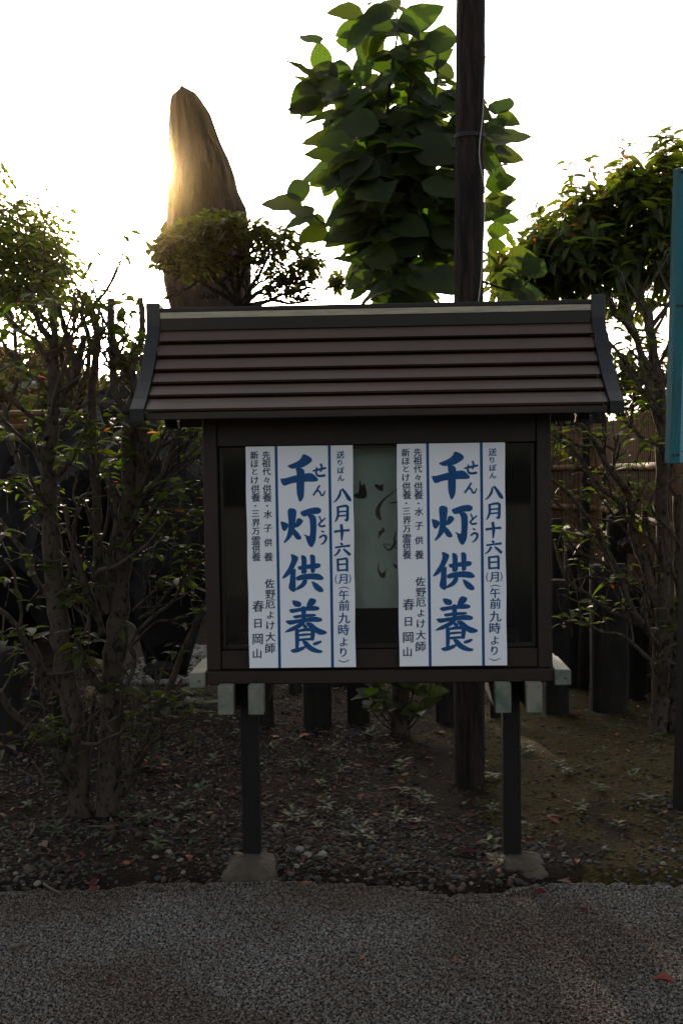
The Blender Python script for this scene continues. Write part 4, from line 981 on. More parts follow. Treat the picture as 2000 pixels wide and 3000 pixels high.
# basal sprout
sx = []
sp_mb = MB()
for cx, cy in ((1085, 2040), (1110, 2010), (1250, 2030), (1240, 2080), (1130, 2080), (1215, 2010), (1265, 2000), (1085, 2080)):
    c = P(cx, cy, 6.0); sp_mb.tube([tb + Vector((0, -.03, 0.02)), (tb + c) / 2 + Vector((0, 0, -.02)), c], [0.006, 0.004, 0.003], 5)
    for k in range(5):
        a = U(0, 6.28); d = Vector((math.cos(a), math.sin(a) * 0.6, U(0, 0.8))).normalized(); sx.append((lmats(c, d, Vector((0, -0.7, 1)) + rand_unit() * 0.4), U(0.08, 0.14), random.randrange(4)))
sprt, soff = world_thing('leafy_sprout', 'leafy green sprout at the foot of the big leaved tree beneath the case', 'plant', tb + Vector((0, -0.05, 0)))
part(sp_mb, 'stems', M['bark_dark'], sprt, soff)
put_leaves(sprt, soff, VM, sx, 60)

# ------------------------------------------------------------------ generic leafy crowns
def shoots(cx, cy, rx, ry, Y, dz, n, ln, per, vs_n, up_bias=0.8, sc=(0.7, 1.15), inner=0.75, red=0.0, redi=None, mb=None, root=None, flat_bottom=False, leafdroop=0.3):
    out = []
    for _ in range(n):
        a = U(0, 6.283); r = random.random() ** 0.45 * inner; e = U(-1, 1)
        q = math.sqrt(max(0, 1 - e * e * 0.7))
        ox = math.cos(a) * r * q; oy = math.sin(a) * r * q
        if flat_bottom and oy > 0.55: oy = U(-0.6, 0.5)
        c = P(cx + rx * ox, cy + ry * oy, Y + dz * e * 0.8)
        d = (Vector((ox, e * 0.5, -oy)) + Vector((0, 0, up_bias)) + rand_unit() * 0.45).normalized()
        l = ln * U(0.6, 1.2); tip = c + d * l
        if mb is not None:
            mb.tube([c - d * 0.1 * l, c + d * l * 0.5 + rand_unit() * l * 0.05, tip], [0.0035, 0.0025, 0.0014], 5, sub=2)
        for k in range(per):
            t = (k + 0.5) / per; b = c + d * l * t
            aa = 2.4 * k + U(-0.5, 0.5); s1 = d.orthogonal().normalized(); s2 = d.cross(s1)
            ld = (s1 * math.cos(aa) + s2 * math.sin(aa) + d * (0.25 + 0.9 * t * t) - Vector((0, 0, leafdroop))).normalized()
            vv = random.randrange(vs_n)
            if redi is not None and random.random() < red * (t ** 2) * 2: vv = random.choice(redi)
            out.append((lmats(b, ld, Vector((0, 0, 1)) + rand_unit() * 0.45), U(*sc) * (0.65 if t > 0.85 else 1), vv))
    return out
# cherry trees, upper right
VC = variants('leaf', 0.135, 0.058, M['leaf_cherry'], n=4, fold=0.4, droop=0.5, nseg=5) + variants('leaf', 0.09, 0.034, M['leaf_young'], n=2, fold=0.4, droop=0.4, nseg=4)
def cherry(label, base_px, Y, blobs, trunks, n_ind=300):
    b = P(base_px, 1500, Y); b.z = soil_z(b.x, b.y) if b.y < 13 else -0.06
    t, off = world_thing('cherry_tree', label, 'tree', b, 'cherry trees behind the board')
    mb = MB()
    for pts, r0_, r1_ in trunks:
        q = [P(x, y, Y) if y < 2000 else Vector((b.x, b.y, b.z - 0.02)) for x, y in pts]; n = len(q)
        mb.tube(q, [pxm(r0_ + (r1_ - r0_) * i / (n - 1), Y) for i in range(n)], 8, knob=0.3, sub=3)
    xf = []
    for (cx, cy, rx, ry, dz, n, ln, per, upb, red) in blobs:
        xf += shoots(cx, cy, rx, ry, Y, dz, n, ln, per, 4, upb, red=red, redi=[4, 5], mb=mb)
    part(mb, 'trunk', M['bark_dark'], t, off, True)
    put_leaves(t, off, VC, xf, n_ind)
cherry('small cherry tree with round leafy head just above the right end of the roof', 1705, 7.2,
  [(1690, 845, 110, 50, 0.3, 16, 0.2, 10, 0.5, 0.05), (1580, 840, 90, 45, 0.3, 14, 0.2, 10, 0.5, 0.1), (1715, 765, 105, 70, 0.4, 26, 0.28, 12, 0.7, 0.05), (1650, 790, 90, 60, 0.3, 14, 0.24, 10, 0.7, 0.1), (1695, 640, 45, 70, 0.2, 8, 0.30, 12, 1.6, 0.3), (1745, 670, 40, 50, 0.2, 7, 0.26, 12, 1.6, 0.2), (1600, 750, 60, 45, 0.3, 9, 0.22, 10, 0.9, 0.3), (1530, 820, 80, 60, 0.3, 12, 0.22, 10, 0.6, 0.2), (1480, 850, 60, 45, 0.3, 12, 0.2, 9, 0.5, 0.1), (1560, 770, 70, 55, 0.3, 14, 0.22, 10, 0.9, 0.2), (1640, 690, 50, 50, 0.3, 10, 0.24, 11, 1.2, 0.2), (1810, 660, 60, 70, 0.3, 12, 0.24, 11, 1.0, 0.1), (1800, 740, 70, 80, 0.3, 12, 0.25, 11, 0.7, 0.1)],
  [([(1712, 2100), (1715, 1400), (1712, 870), (1695, 800), (1690, 700)], 17, 4), ([(1712, 870), (1735, 790), (1745, 700)], 11, 3), ([(1712, 900), (1640, 830), (1600, 770)], 7, 3), ([(1712, 900), (1780, 840), (1830, 760)], 6, 3), ([(1746, 880), (1750, 800), (1752, 760)], 3, 3)])
cherry('taller cherry tree with reddish shoot tips beside the turquoise sign', 1960, 7.0,
  [(1870, 800, 80, 60, 0.3, 12, 0.22, 10, 0.5, 0.05), (1900, 670, 95, 100, 0.4, 25, 0.28, 12, 0.9, 0.06), (1990, 660, 80, 140, 0.4, 24, 0.28, 12, 0.9, 0.06), (1830, 570, 45, 50, 0.2, 8, 0.28, 12, 1.2, 0.35), (1965, 520, 45, 50, 0.2, 9, 0.28, 12, 1.5, 0.15), (1890, 590, 50, 40, 0.2, 8, 0.26, 12, 1.3, 0.25), (1920, 790, 100, 80, 0.4, 16, 0.26, 11, 0.5, 0.0), (1860, 850, 60, 50, 0.4, 7, 0.2, 9, 0.3, 0.0), (1990, 850, 50, 90, 0.4, 14, 0.25, 11, 0.3, 0.0)],
  [([(1980, 2100), (1985, 1200), (1975, 900), (1960, 700), (1930, 560)], 20, 4), ([(1970, 850), (1900, 750), (1850, 640), (1830, 570)], 8, 3), ([(1815, 900), (1835, 830), (1815, 760)], 5, 3), ([(1975, 900), (1850, 870), (1820, 800)], 5, 3)])
# clipped round tree with crooked branches
VT = variants('leaf', 0.052, 0.034, M['leaf_top'], n=4, fold=0.3, droop=0.3, nseg=4, wide=0.4)
YT = 6.9
b = P(700, 1500, YT); b.z = soil_z(b.x, b.y)
t, off = world_thing('clipped_tree', 'clipped ornamental tree with crooked branches and small leaves before the standing stone', 'tree', b)
mb = MB(); rr = random.Random(4)
def crook(x0, y0, x1, y1, r0_, r1_, lvl=0, dz=0.0):
    n = 5; pts = []
    for i in range(n + 1):
        s_ = i / n; j = 0 if i in (0,) else 1
        pts.append(P(x0 + (x1 - x0) * s_ + j * rr.uniform(-9, 9), y0 + (y1 - y0) * s_ + j * rr.uniform(-9, 9), YT + dz * s_ + j * rr.uniform(-0.04, 0.04)))
    mb.tube(pts, [pxm(r0_ + (r1_ - r0_) * i / n, YT) for i in range(n + 1)], 7, knob=0.6, sub=3)
    if lvl < 3:
        for k in range(4 if lvl else 3):
            s_ = rr.uniform(0.3, 1.0); a = math.atan2(y1 - y0, x1 - x0) + rr.uniform(-1.2, 1.2); l = math.hypot(x1 - x0, y1 - y0) * rr.uniform(0.35, 0.6)
            sx_, sy_ = x0 + (x1 - x0) * s_, y0 + (y1 - y0) * s_
            ex, ey = sx_ + l * math.cos(a), min(878, sy_ + l * math.sin(a)); 
            if ((ex - 690) / 245) ** 2 + ((ey - 800) / 160) ** 2 < 1.1: crook(sx_, sy_, ex, ey, max(1.3, r0_ * 0.55), 1.0, lvl + 1, rr.uniform(-0.35, 0.35))
mb.tube([Vector((b.x, b.y, b.z - 0.03)), P(705, 1400, YT), P(700, 1050, YT), P(705, 900, YT)], [0.07, 0.055, 0.05, 0.045], 9, knob=0.4)
for e in ((560, 720), (640, 690), (720, 680), (800, 720), (860, 780), (905, 850), (770, 800), (500, 780), (620, 800), (935, 870), (690, 760)):
    crook(705, 900, e[0], e[1], 7, 2.5)
crook(880, 850, 990, 850, 3.5, 1.5, 1)
xf = []
for (cx, cy, rx, ry, dz, n) in ((560, 720, 105, 75, 0.4, 85), (640, 685, 95, 55, 0.4, 75), (500, 750, 55, 60, 0.35, 34), (740, 700, 60, 45, 0.3, 22), (830, 720, 60, 40, 0.25, 20), (890, 790, 45, 45, 0.2, 18), (600, 790, 110, 40, 0.4, 34), (840, 840, 70, 35, 0.25, 11), (985, 840, 28, 22, 0.12, 10), (760, 790, 70, 60, 0.3, 9)):
    xf += shoots(cx, cy, rx, ry, YT, dz, int(n * 1.3), 0.08, 9, 4, 0.8, sc=(0.7, 1.35), mb=None, flat_bottom=False)
part(mb, 'trunk', M['bark_dark'], t, off, True)
put_leaves(t, off, VT, xf, 300)
# left tree with hanging feathery twigs
VL = variants('leaf', 0.074, 0.042, M['leaf_left'], n=3, fold=0.25, droop=0.2, nseg=3)
YL = 9.0
b = P(-90, 1500, YL); b.z = soil_z(b.x, b.y)
t, off = world_thing('elm_tree', 'airy tree with small leaves and feathery hanging twigs at the left edge, lit from behind', 'tree', b)
mb = MB(); xf = []
mb.tube([b - Vector((0, 0, 0.05)), P(-90, 1200, YL), P(-70, 900, YL), P(-50, 720, YL), P(-30, 620, YL)], [0.13, 0.11, 0.08, 0.04, 0.012], 10, knob=0.2)
def sprays(cx, cy, rx, ry, n, ln=0.35):
    for _ in range(n):
        a = U(0, 6.283); r = random.random() ** 0.5
        ox, oy = math.cos(a) * r, math.sin(a) * r
        c = P(cx + rx * ox, cy + ry * oy, YL + U(-0.7, 0.7))
        d = (Vector((0.5 + ox, U(-0.5, 0.5), -oy * 0.5 - 0.1)) + rand_unit() * 0.5).normalized(); l = ln * U(0.5, 1.1)
        spray(c, d, l)
def spray(c, d, l, per=10):
        q = [c, c + d * l * 0.5 + Vector((0, 0, 0.02)), c + d * l - Vector((0, 0, 0.12 * l))]
        mb.tube(q, [0.004, 0.003, 0.0012], 4, sub=2)
        n_ = max(5, int(per * l / 0.35))
        for k in range(n_):
            t_ = (k + 0.5) / n_; p = q[0].lerp(q[2], t_); s = d.cross(Vector((0, 0, 1))).normalized() * (1 if k % 2 else -1)
            xf.append((lmats(p, (s + d * 0.6 - Vector((0, 0, 0.4)) + rand_unit() * 0.3).normalized(), Vector((0, 0, 1)) + rand_unit() * 0.6), U(0.6, 1.1), random.randrange(3)))
sprays(0, 740, 110, 130, 260); sprays(60, 800, 80, 80, 150); sprays(90, 680, 55, 50, 34); sprays(20, 630, 50, 40, 30); sprays(120, 810, 30, 40, 20); sprays(60, 880, 90, 40, 50); sprays(-20, 700, 60, 90, 60)
for (x0, y0, x1, y1) in ((100, 640, 172, 660), (150, 770, 250, 755), (160, 790, 255, 778), (150, 800, 215, 808), (120, 830, 205, 895), (20, 590, 55, 585), (-10, 455, 48, 538), (-20, 470, 20, 530), (140, 740, 185, 735), (130, 700, 170, 720)):
    a = P(x0, y0, YL); e = P(x1, y1, YL); spray(a, (e - a).normalized(), (e - a).length, 16)
part(mb, 'trunk', M['bark_dark'], t, off, True)
put_leaves(t, off, VL, xf, 300)

# ------------------------------------------------------------------ wooden pole
YP = 5.05
pb = G(1375, 2330); pb.y = YP; pb.x = P(1375, 2330, YP).x; pb.z = soil_z(pb.x, pb.y)
pole, poff = world_thing('wooden_pole', 'tall weathered round wooden pole standing behind the notice board', 'pole', pb)
mb = MB(); q = [Vector((pb.x, pb.y, pb.z - 0.05))]; rads = [pxm(45, YP)]
for y, x in ((2200, 1374), (1900, 1374), (1500, 1374), (1200, 1374), (900, 1372), (600, 1374), (300, 1376), (0, 1378), (-300, 1380), (-700, 1383)):
    q.append(P(x, y, YP)); rads.append(pxm(45 - (2330 - y) / 2330 * 3.5, YP))
mb.tube(q, rads, 28, knob=0.03, sub=6)
part(mb, 'shaft', M['bark_pole'], pole, poff, True)
mb = MB(); pc = P(1374, 402, YP); rr_ = pxm(45.5, YP)
for zz in (0, 0.006, -0.006):
    mb.tube([pc + Vector((math.cos(a) * rr_, math.sin(a) * rr_, zz + 0.004 * math.sin(a))) for a in [2 * math.pi * k / 24 for k in range(25)]], 0.0022, 5, sub=1, cap=False)
part(mb, 'wire_band', M['steel'], pole, poff)
mb = MB()
cab = [(1433, 0, 0), (1434, 60, 0), (1430, 120, 0), (1424, 165, 0), (1420, 170, -1), (1417, 230, -1), (1414, 330, -1), (1404, 420, -1), (1404, 470, -1), (1413, 520, -1), (1420, 570, -1), (1418, 640, -1), (1414, 720, -1), (1411, 780, -1), (1407, 830, -1), (1400, 885, -1), (1396, 940, -1)]
mb.tube([P(x, y, YP - (0.062 if k else 0.02)) for x, y, k in cab], 0.0028, 6, sub=3)
cb_, coff = world_thing('loose_cable', 'thin pale cable hanging loose down the right side of the wooden pole', 'cable', P(1433, 0, YP))
part(mb, 'cable', M['wire'], cb_, coff)
mb = MB(); mb.tube([P(1424, 660, YP + 0.05), P(1432, 760, YP + 0.05), P(1440, 890, YP + 0.05), P(1446, 1000, YP + 0.05)], 0.002, 5)
gw, goff = world_thing('guy_wire', 'thin dark wire slanting down behind the right side of the wooden pole', 'wire', P(1424, 660, YP + 0.05)); part(mb, 'wire', M['steel'], gw, goff)

# ------------------------------------------------------------------ standing stone
YS = 12.0
left = [(532,248),(522,263),(503,280),(498,300),(495,345),(495,407),(498,457),(494,532),(492,594),(488,677),(484,760),(482,822),(489,863),(499,900),(520,1000),(540,1150),(545,1300),(545,1700)]
right = [(532,248),(543,256),(574,273),(591,295),(616,333),(632,378),(649,424),(669,465),(686,515),(696,561),(719,610),(723,639),(734,780),(735,900),(735,1000),(732,1150),(728,1300),(726,1700)]
def interp(tab, y):
    for (x0, y0), (x1, y1) in zip(tab, tab[1:]):
        if y0 <= y <= y1: return x0 + (x1 - x0) * (y - y0) / max(1e-6, y1 - y0)
    return tab[-1][0]
mb = MB(); ns = 96; rows = []
y = 249.0
while y < 1700:
    rows.append(y); y += 2.5 if y < 300 else 6 if y < 920 else 40
for k, y in enumerate(rows):
    xl, xr = interp(left, y), interp(right, y); a_ = P(xl, y, YS); b_ = P(xr, y, YS)
    c = (a_ + b_) / 2; hw = (b_ - a_).length / 2; dp_ = hw * 0.62
    for i in range(ns):
        a = 2 * math.pi * i / ns
        n_ = noise.fractal(Vector((math.cos(a) * 1.6, math.sin(a) * 1.6, c.z * 0.55)), 1.0, 2.0, 5)
        n2 = noise.noise(Vector((math.cos(a) * 5, math.sin(a) * 5, c.z * 0.8))) 
        rdg = 0.13 * n_ + 0.10 * n2 + 0.03 * noise.noise(Vector((math.cos(a) * 13, math.sin(a) * 13, c.z * 1.5)))
        ex = 0.85
        cx_ = math.copysign(abs(math.cos(a)) ** ex, math.cos(a)); sy_ = math.copysign(abs(math.sin(a)) ** ex, math.sin(a))
        edge = abs(cx_)
        mb.v.append((c.x + hw * cx_ * (1 + rdg * (1 - edge) * 0.8 + 0.03 * n_), c.y + dp_ * sy_ * (1 + rdg * 2.4), c.z))
    if k:
        for i in range(ns): mb.f.append((k * ns + i, k * ns + (i + 1) % ns, (k - 1) * ns + (i + 1) % ns, (k - 1) * ns + i))
mb.f.append(tuple(range(ns)))
bs = P(640, 1500, YS); bs.z = -0.05
t, off = world_thing('standing_stone', 'tall tapering grey brown standing stone with the low sun behind its left edge', 'stone monument', bs)
o = part(mb, 'stone', M['stone'], t, off, True); fixn(o)
o = MB().box(bs.x - 1.0, bs.x + 1.0, YS - 0.8, YS + 0.8, -0.08, 0.38, 0.04).build('plinth', M['pillar'], t); o.matrix_local = off

# ------------------------------------------------------------------ turquoise sign at the right edge
YG = 4.4
c0 = P(1985, 1360, YG); c0.z = 0.0
t, off = world_thing('turquoise_sign', 'weathered turquoise framed board with pale blue face at the right edge, cut by the frame', 'sign', (P(2030, 2000, YG).x, YG, 0))
zt_ = P(1985, 492, YG).z; zb_ = P(1975, 1357, YG).z
xl = P(1956, 1300, YG).x
# the frame board faces left-front, the sheet beyond it
R_ = Matrix.Translation((xl, YG, zb_)) @ Matrix.Rotation(math.radians(1.9), 4, 'Y') @ Matrix.Rotation(math.radians(15), 4, 'Z') @ Matrix.Translation((0, 0, -zb_))
o = fixn(MB().box(0, 0.045, -0.012, 0.03, zb_, zt_, 0.002, M=R_).build('frame_batten', M['teal'], t)); o.matrix_local = off
for dx, m_, nm, y0 in ((0.066, 'lightblue', 'edge_sheet', 0.004),):
    o = MB().box(0.0455, 0.075, -0.004, 0.028, zb_ + 0.004, zt_ - 0.03, 0.001, M=R_).build(nm, M[m_], t); o.matrix_local = off
o = MB().box(0.0755, 0.9, 0.002, 0.026, zb_ + 0.04, zt_ - 0.06, 0.001, M=R_).build('sign_face', M['signwhite'], t); o.matrix_local = off
o = MB().box(0.0755, 0.9, -0.004, 0.026, zb_ + 0.004, zb_ + 0.0395, 0.001, M=R_).build('edge_sheet', M['lightblue'], t); o.matrix_local = off
for z in (zb_ + 0.03, (zb_ + zt_) / 2 + 0.04, zt_ - 0.02):
    for dx in (0.014, 0.034):
        p0 = R_ @ Vector((dx, -0.0175, z + dx * 0.15)); o = MB().tube([p0, p0 + R_.to_3x3() @ Vector((0, 0.006, 0))], 0.005, 8).build('bolt', M['rust'], t); o.matrix_local = off
for k in range(15):
    z = zb_ + 0.05 + k * (zt_ - zb_ - 0.12) / 14; p0 = R_ @ Vector((0.060, -0.0075, z)); o = MB().tube([p0, p0 + R_.to_3x3() @ Vector((0, 0.004, 0))], 0.0026, 6, sub=1).build('nail', M['rust'], t); o.matrix_local = off
for dx in (0.115, 0.85):
    o = MB().box(dx, dx + 0.05, 0.031, 0.08, -0.02, zt_ - 0.1, 0.002, M=R_).build('sign_post', M['post'], t); o.matrix_local = off

# ------------------------------------------------------------------ row of dark stone pillars
def pillar(px0, px1, ytop, ybase, label, Y=None, slant=0.0):
    Yv = Y or max(5.0, min(9.0, CZ * F / (ybase - 1380)))
    a = P(px0, ytop, Yv); b = P(px1, ytop, Yv); w_ = (b - a).length; x = (a.x + b.x) / 2; z1 = a.z
    z0 = soil_z(x, Yv) - 0.05
    mb = MB(); n = 16; rows = 12
    for k in range(rows + 1):
        s_ = k / rows; z = z0 + (z1 - z0) * s_
        for i in range(n):
            aa = 2 * math.pi * (i + 0.5) / n; sq = 0.92 / max(abs(math.cos(aa)), abs(math.sin(aa))) ** 0.8
            q_ = 1 + 0.10 * noise.noise(Vector((math.cos(aa) + px0, math.sin(aa), z * 2.5)))
            zz = z + (slant * math.cos(aa) * w_ + 0.015 * noise.noise(Vector((aa, px0, 3))) if k == rows else 0)
            mb.v.append((w_ / 2 * sq * q_ * math.cos(aa), w_ / 2 * 0.8 * sq * q_ * math.sin(aa), zz))
        if k:
            for i in range(n): mb.f.append(((k - 1) * n + i, (k - 1) * n + (i + 1) % n, k * n + (i + 1) % n, k * n + i))
    mb.f.append(tuple(rows * n + i for i in range(n)))
    o = mb.build('stone_pillar', M['pillar']); fixn(o); o.location = (x, Yv, 0)
    for p_ in o.data.polygons: p_.use_smooth = True
    tag(o, label, 'pillar', 'dark stone pillars bordering the garden')
pillar(-30, 60, 1899, 2190, 'dark stone pillar with flat top at the far left edge')
pillar(150, 215, 1960, 2150, 'dark stone pillar half hidden by the left twin trunk', slant=0.1)
pillar(735, 800, 1850, 2135, 'dark stone pillar just right of the left post of the notice board')
pillar(882, 970, 1850, 2140, 'wide dark stone pillar under the left poster, seen beneath the case')
pillar(1010, 1082, 1850, 2130, 'dark stone pillar between the two posters, seen beneath the case')
pillar(1270, 1335, 1850, 2125, 'dark stone pillar touching the left side of the wooden pole')
pillar(1430, 1475, 1850, 2120, 'narrow dark stone pillar between the wooden pole and the right post')
pillar(1590, 1665, 1700, 2125, 'dark stone pillar behind the right end of the sill')
pillar(1722, 1832, 1655, 2120, 'widest dark stone pillar, in front of the bamboo fence', slant=0.03)
pillar(1832, 1895, 1700, 2105, 'dark stone pillar directly behind the right pollarded tree', Y=6.9)
pillar(1650, 1705, 1598, 2060, 'dark stone pillar standing behind the widest one, left of it', Y=7.3, slant=-0.1)
pillar(1775, 1835, 1500, 2060, 'tall rough pillar rising behind the widest one against the fence', Y=7.6, slant=0.3)
pillar(1862, 1912, 1550, 2060, 'square topped dark pillar nearest the lower fence rail', Y=7.8)
pillar(1612, 1645, 1520, 2060, 'pale topped pillar beside the right side of the case', Y=7.7)

# ------------------------------------------------------------------ rocks
def rock(cx, cy, rx, ry, Y, label, m='rock', seed=0, name='rock', cat='rock', group=None, sit=True, sub=3, rough=0.5):
    import bmesh
    bm = bmesh.new(); bmesh.ops.create_icosphere(bm, subdivisions=sub, radius=1)
    c = P(cx, cy, Y); RX = pxm(rx, Y); RZ_ = pxm(ry, Y)
    for v in bm.verts:
        d = v.co.normalized(); f = 1 + rough * noise.fractal(d * 1.3 + Vector((seed * 3.7, 0, 0)), 1.0, 2.0, 4) + 0.18 * rough * noise.noise(d * 6 + Vector((seed, 0, 0)))
        # chop into facets
        for k in range(6):
            nn = Vector(noise.noise_vector(Vector((seed * 1.3 + k * 2.1, k * 0.7, 5.5)))).normalized(); dd = v.co.dot(nn)
        v.co = Vector((d.x * RX, d.y * max(RX, RZ_) * 0.8, d.z * RZ_)) * f
    zmin = min(v.co.z for v in bm.verts)
    me = bpy.data.meshes.new(name); bm.to_mesh(me); bm.free(); me.materials.append(M[m])
    o = obj(name, me); o.location = c
    tag(o, label, cat, group); return o
rock(190, 1560, 190, 330, 7.6, 'large black volcanic rock behind the left twin trunks', seed=1, group='black garden rocks')
rock(470, 1530, 150, 380, 7.4, 'tall black volcanic rock between the twin trunks and the notice board', seed=2, group='black garden rocks')
rock(20, 1640, 120, 330, 7.8, 'black volcanic rock at the left edge behind the branches', seed=3, group='black garden rocks')
rock(330, 1330, 140, 200, 8.4, 'highest black volcanic rock, behind the twigs under the left end of the roof', seed=4, group='black garden rocks')
rock(160, 1330, 90, 110, 8.2, 'black rock with purplish rim below the left bamboo fence', seed=5, group='black garden rocks')
rock(95, 2060, 45, 36, 6.9, 'small striped rock beside the left pillar', 'pillar', seed=6)
rock(470, 1965, 42, 26, 6.8, 'brownish wedge shaped rock left of the sill', 'pillar', seed=7)
rock(870, 2060, 40, 60, 7.2, 'rounded grey rock seen beneath the left poster', 'pillar', seed=8)
rock(990, 2000, 26, 50, 7.4, 'grey rock in the gap between two pillars beneath the case', 'pillar', seed=9)
rock(1690, 1960, 55, 60, 7.6, 'low dark rock right of the case between the pillars', 'pillar', seed=10)
rock(1680, 1610, 24, 16, 7.2, 'small pale rock resting on the pillar right of the case', 'stone', seed=12)
rock(1835, 1600, 26, 22, 7.4, 'small angular pale rock left of the right pollarded tree', 'stone', seed=13)
rock(1650, 1250, 130, 130, 11.5, 'dark rock mass behind the right fence end', seed=14)
# pale stones on the soil
for (cx, cy, r, lb) in ((878, 2514, 14, 'flat pale stone, leftmost of the three pale stones right of the left footing'), (902, 2528, 14, 'rounded grey stone, middle one of the three pale stones right of the left footing'), (944, 2526, 15, 'whitish round stone, rightmost of the three pale stones right of the left footing'), (345, 2620, 18, 'wedge shaped grey stone at the path edge left of the left footing'), (172, 2570, 20, 'dark rounded stone at the path edge below the twin trunks'), (85, 2570, 18, 'flat brownish stone at the lower left near the path edge'), (590, 2525, 22, 'dark slanted slate piece left of the left footing'), (495, 2520, 11, 'small pale yellow stone in the soil left of the left footing')):
    g_ = G(cx, cy); o = rock(cx, cy - r * 0.35, r, r * 0.62, g_.y, lb, 'pillar' if 'dark' in lb else 'concrete', seed=cx, name='stone', cat='stone', sub=2, rough=0.35)
    if 'whit' in lb or 'pale' in lb: o.data.materials[0] = M['greystone'] if 'greystone' in M else M.setdefault('greystone', mat('pale grey stone', (0.22, 0.205, 0.18), (0.14, 0.13, 0.115), rough=0.9, scale=30))
    o.location.z = soil_z(o.location.x, o.location.y) + 0.006

# ------------------------------------------------------------------ bamboo fence
def bamboo_fence(p0, p1, h, rails, label, w_=0.075):
    p0 = Vector(p0); p1 = Vector(p1); d = (p1 - p0); L_ = d.length; d.normalize(); nrm = Vector((d.y, -d.x, 0))
    if nrm.dot(CAM - p0) < 0: nrm = -nrm
    t, off = world_thing('bamboo_fence', label, 'fence', p0, 'bamboo fences')
    n = int(L_ / w_); me = None
    rotm = Matrix((d, d.cross(Vector((0, 0, -1))), Vector((0, 0, 1)))).transposed().to_4x4()
    mb = MB(); mb.tube([(0, 0, 0), (0, 0, h * 0.33), (0, 0, h * 0.66), (0, 0, h)], [w_ * 0.49, w_ * 0.485, w_ * 0.48, w_ * 0.475], 8, sub=1)
    me = mb.mesh('bamboo_slat', M['bamboo'], True)
    for i in range(min(n, 290)):
        o = obj('bamboo_slat', me, t, Matrix.Translation(d * (i + 0.5) * w_) @ Matrix.Diagonal((1, 0.4, U(0.985, 1.0), 1)))
    for z in rails:
        mb = MB(); k = max(3, int(L_ / 0.45)); q = [p0 + d * L_ * i / k + nrm * (w_ * 0.3 + 0.028) + Vector((0, 0, z)) for i in range(k + 1)]
        mb.tube(q, [0.027] * (k + 1), 10, sub=1)
        r_ = part(mb, 'rail', M['bamboorail'], t, off, True)
        for i in range(k):
            kb = MB(); c = q[i].lerp(q[i + 1], 0.5)
            kb.tube([c - d * 0.006, c + d * 0.006], 0.031, 10, sub=1); kb.build('knot_tie', M['rope'], r_)
    return t
f0 = P(1600, 1380, 18); f0.z = 0.0; f1 = P(1925, 1380, 6.35); f1.z = 0.0
bamboo_fence((1.95, 6.3, 0), (2.25, 9.2, 0), 1.88, (0.42, 1.15, 1.50), 'tan bamboo fence running back on the right behind the pollarded tree')
bamboo_fence((2.2, 9.3, 0), (1.2, 12.5, 0), 1.88, (0.42, 1.15, 1.50), 'tan bamboo fence section behind the right side of the case')
zl = P(70, 1205, 9.6).z
bamboo_fence((-5.2, 9.8, 0), (-2.35, 9.6, 0), zl - 0.03, (zl - 0.02, zl - 0.14, 1.2, 0.5), 'yellow lit bamboo fence at the left edge behind the branches')

# ------------------------------------------------------------------ background bushes, pines, house
VF = variants('leaf', 0.10, 0.055, M['leaf_far'], n=3, fold=0.3, droop=0.3, nseg=3)
def bush(cx, ytop, rx, Y, label, n, group='shrubs behind the garden', ls=1.0, name='shrub'):
    top = P(cx, ytop, Y); h = top.z; x = top.x; RX = pxm(rx, Y)
    t, off = world_thing(name, label, 'shrub', (x, Y, 0), group); mb = MB(); xf = []
    for k in range(6):
        a = U(0, 6.28); mb.tube([(x, Y, -0.06), (x + 0.2 * RX * math.cos(a), Y + 0.2 * RX * math.sin(a), h * 0.4), (x + 0.6 * RX * math.cos(a), Y + 0.5 * RX * math.sin(a), h * 0.8)], [0.04, 0.03, 0.01], 6)
    part(mb, 'stems', M['bark_dark'], t, off)
    for _ in range(n):
        a = U(0, 6.283); e = U(-1, 1); r = U(0.55, 1.0) ** 0.5; q = math.sqrt(1 - e * e)
        lump = 1 + 0.25 * noise.noise(Vector((math.cos(a) * 2 + cx, math.sin(a) * 2, e * 2)))
        p = Vector((x + RX * r * q * math.cos(a) * lump, Y + RX * 0.8 * r * q * math.sin(a) * lump, h * 0.52 + h * 0.48 * e * r * lump))
        xf.append((lmats(p, (Vector((math.cos(a), math.sin(a), e)) + rand_unit()).normalized(), Vector((0, 0, 1)) + rand_unit() * 0.7), U(0.7, 1.4) * ls, random.randrange(3)))
    put_leaves(t, off, VF, xf, 0)
bush(1530, 1010, 170, 15, 'dark shrub behind the right end of the roof', 2600, ls=1.4)  # top raised to stop sun patches on the gravel
bush(1830, 1060, 190, 14, 'dark shrub behind the right pollarded tree', 2600, ls=1.4)
bush(2060, 980, 190, 13, 'dark shrub behind the turquoise sign', 2200, ls=1.4)
bush(430, 1000, 150, 15, 'dark shrub behind the left end of the roof', 2200, ls=1.4)
bush(90, 1130, 80, 20, 'light green clipped shrub beyond the left bamboo fence', 900, ls=1.2)
bush(220, 1085, 130, 15.5, 'dark shrub added to block the sun, behind the left twin trunks', 2600, ls=1.6)  # from here a shrub row added to keep low sun off the ground
bush(620, 1000, 150, 15.2, 'unseen dark shrub added to block the sun, behind the left half of the roof', 2600, ls=1.7)
bush(860, 1000, 160, 15.6, 'unseen dark shrub added to block the sun, behind the middle of the roof', 2600, ls=1.7)
bush(1110, 990, 160, 15.2, 'unseen dark shrub added to block the sun, behind the right half of the roof', 2600, ls=1.7)
bush(1340, 1000, 150, 15.5, 'unseen dark shrub added to block the sun, behind the wooden pole', 2600, ls=1.7)
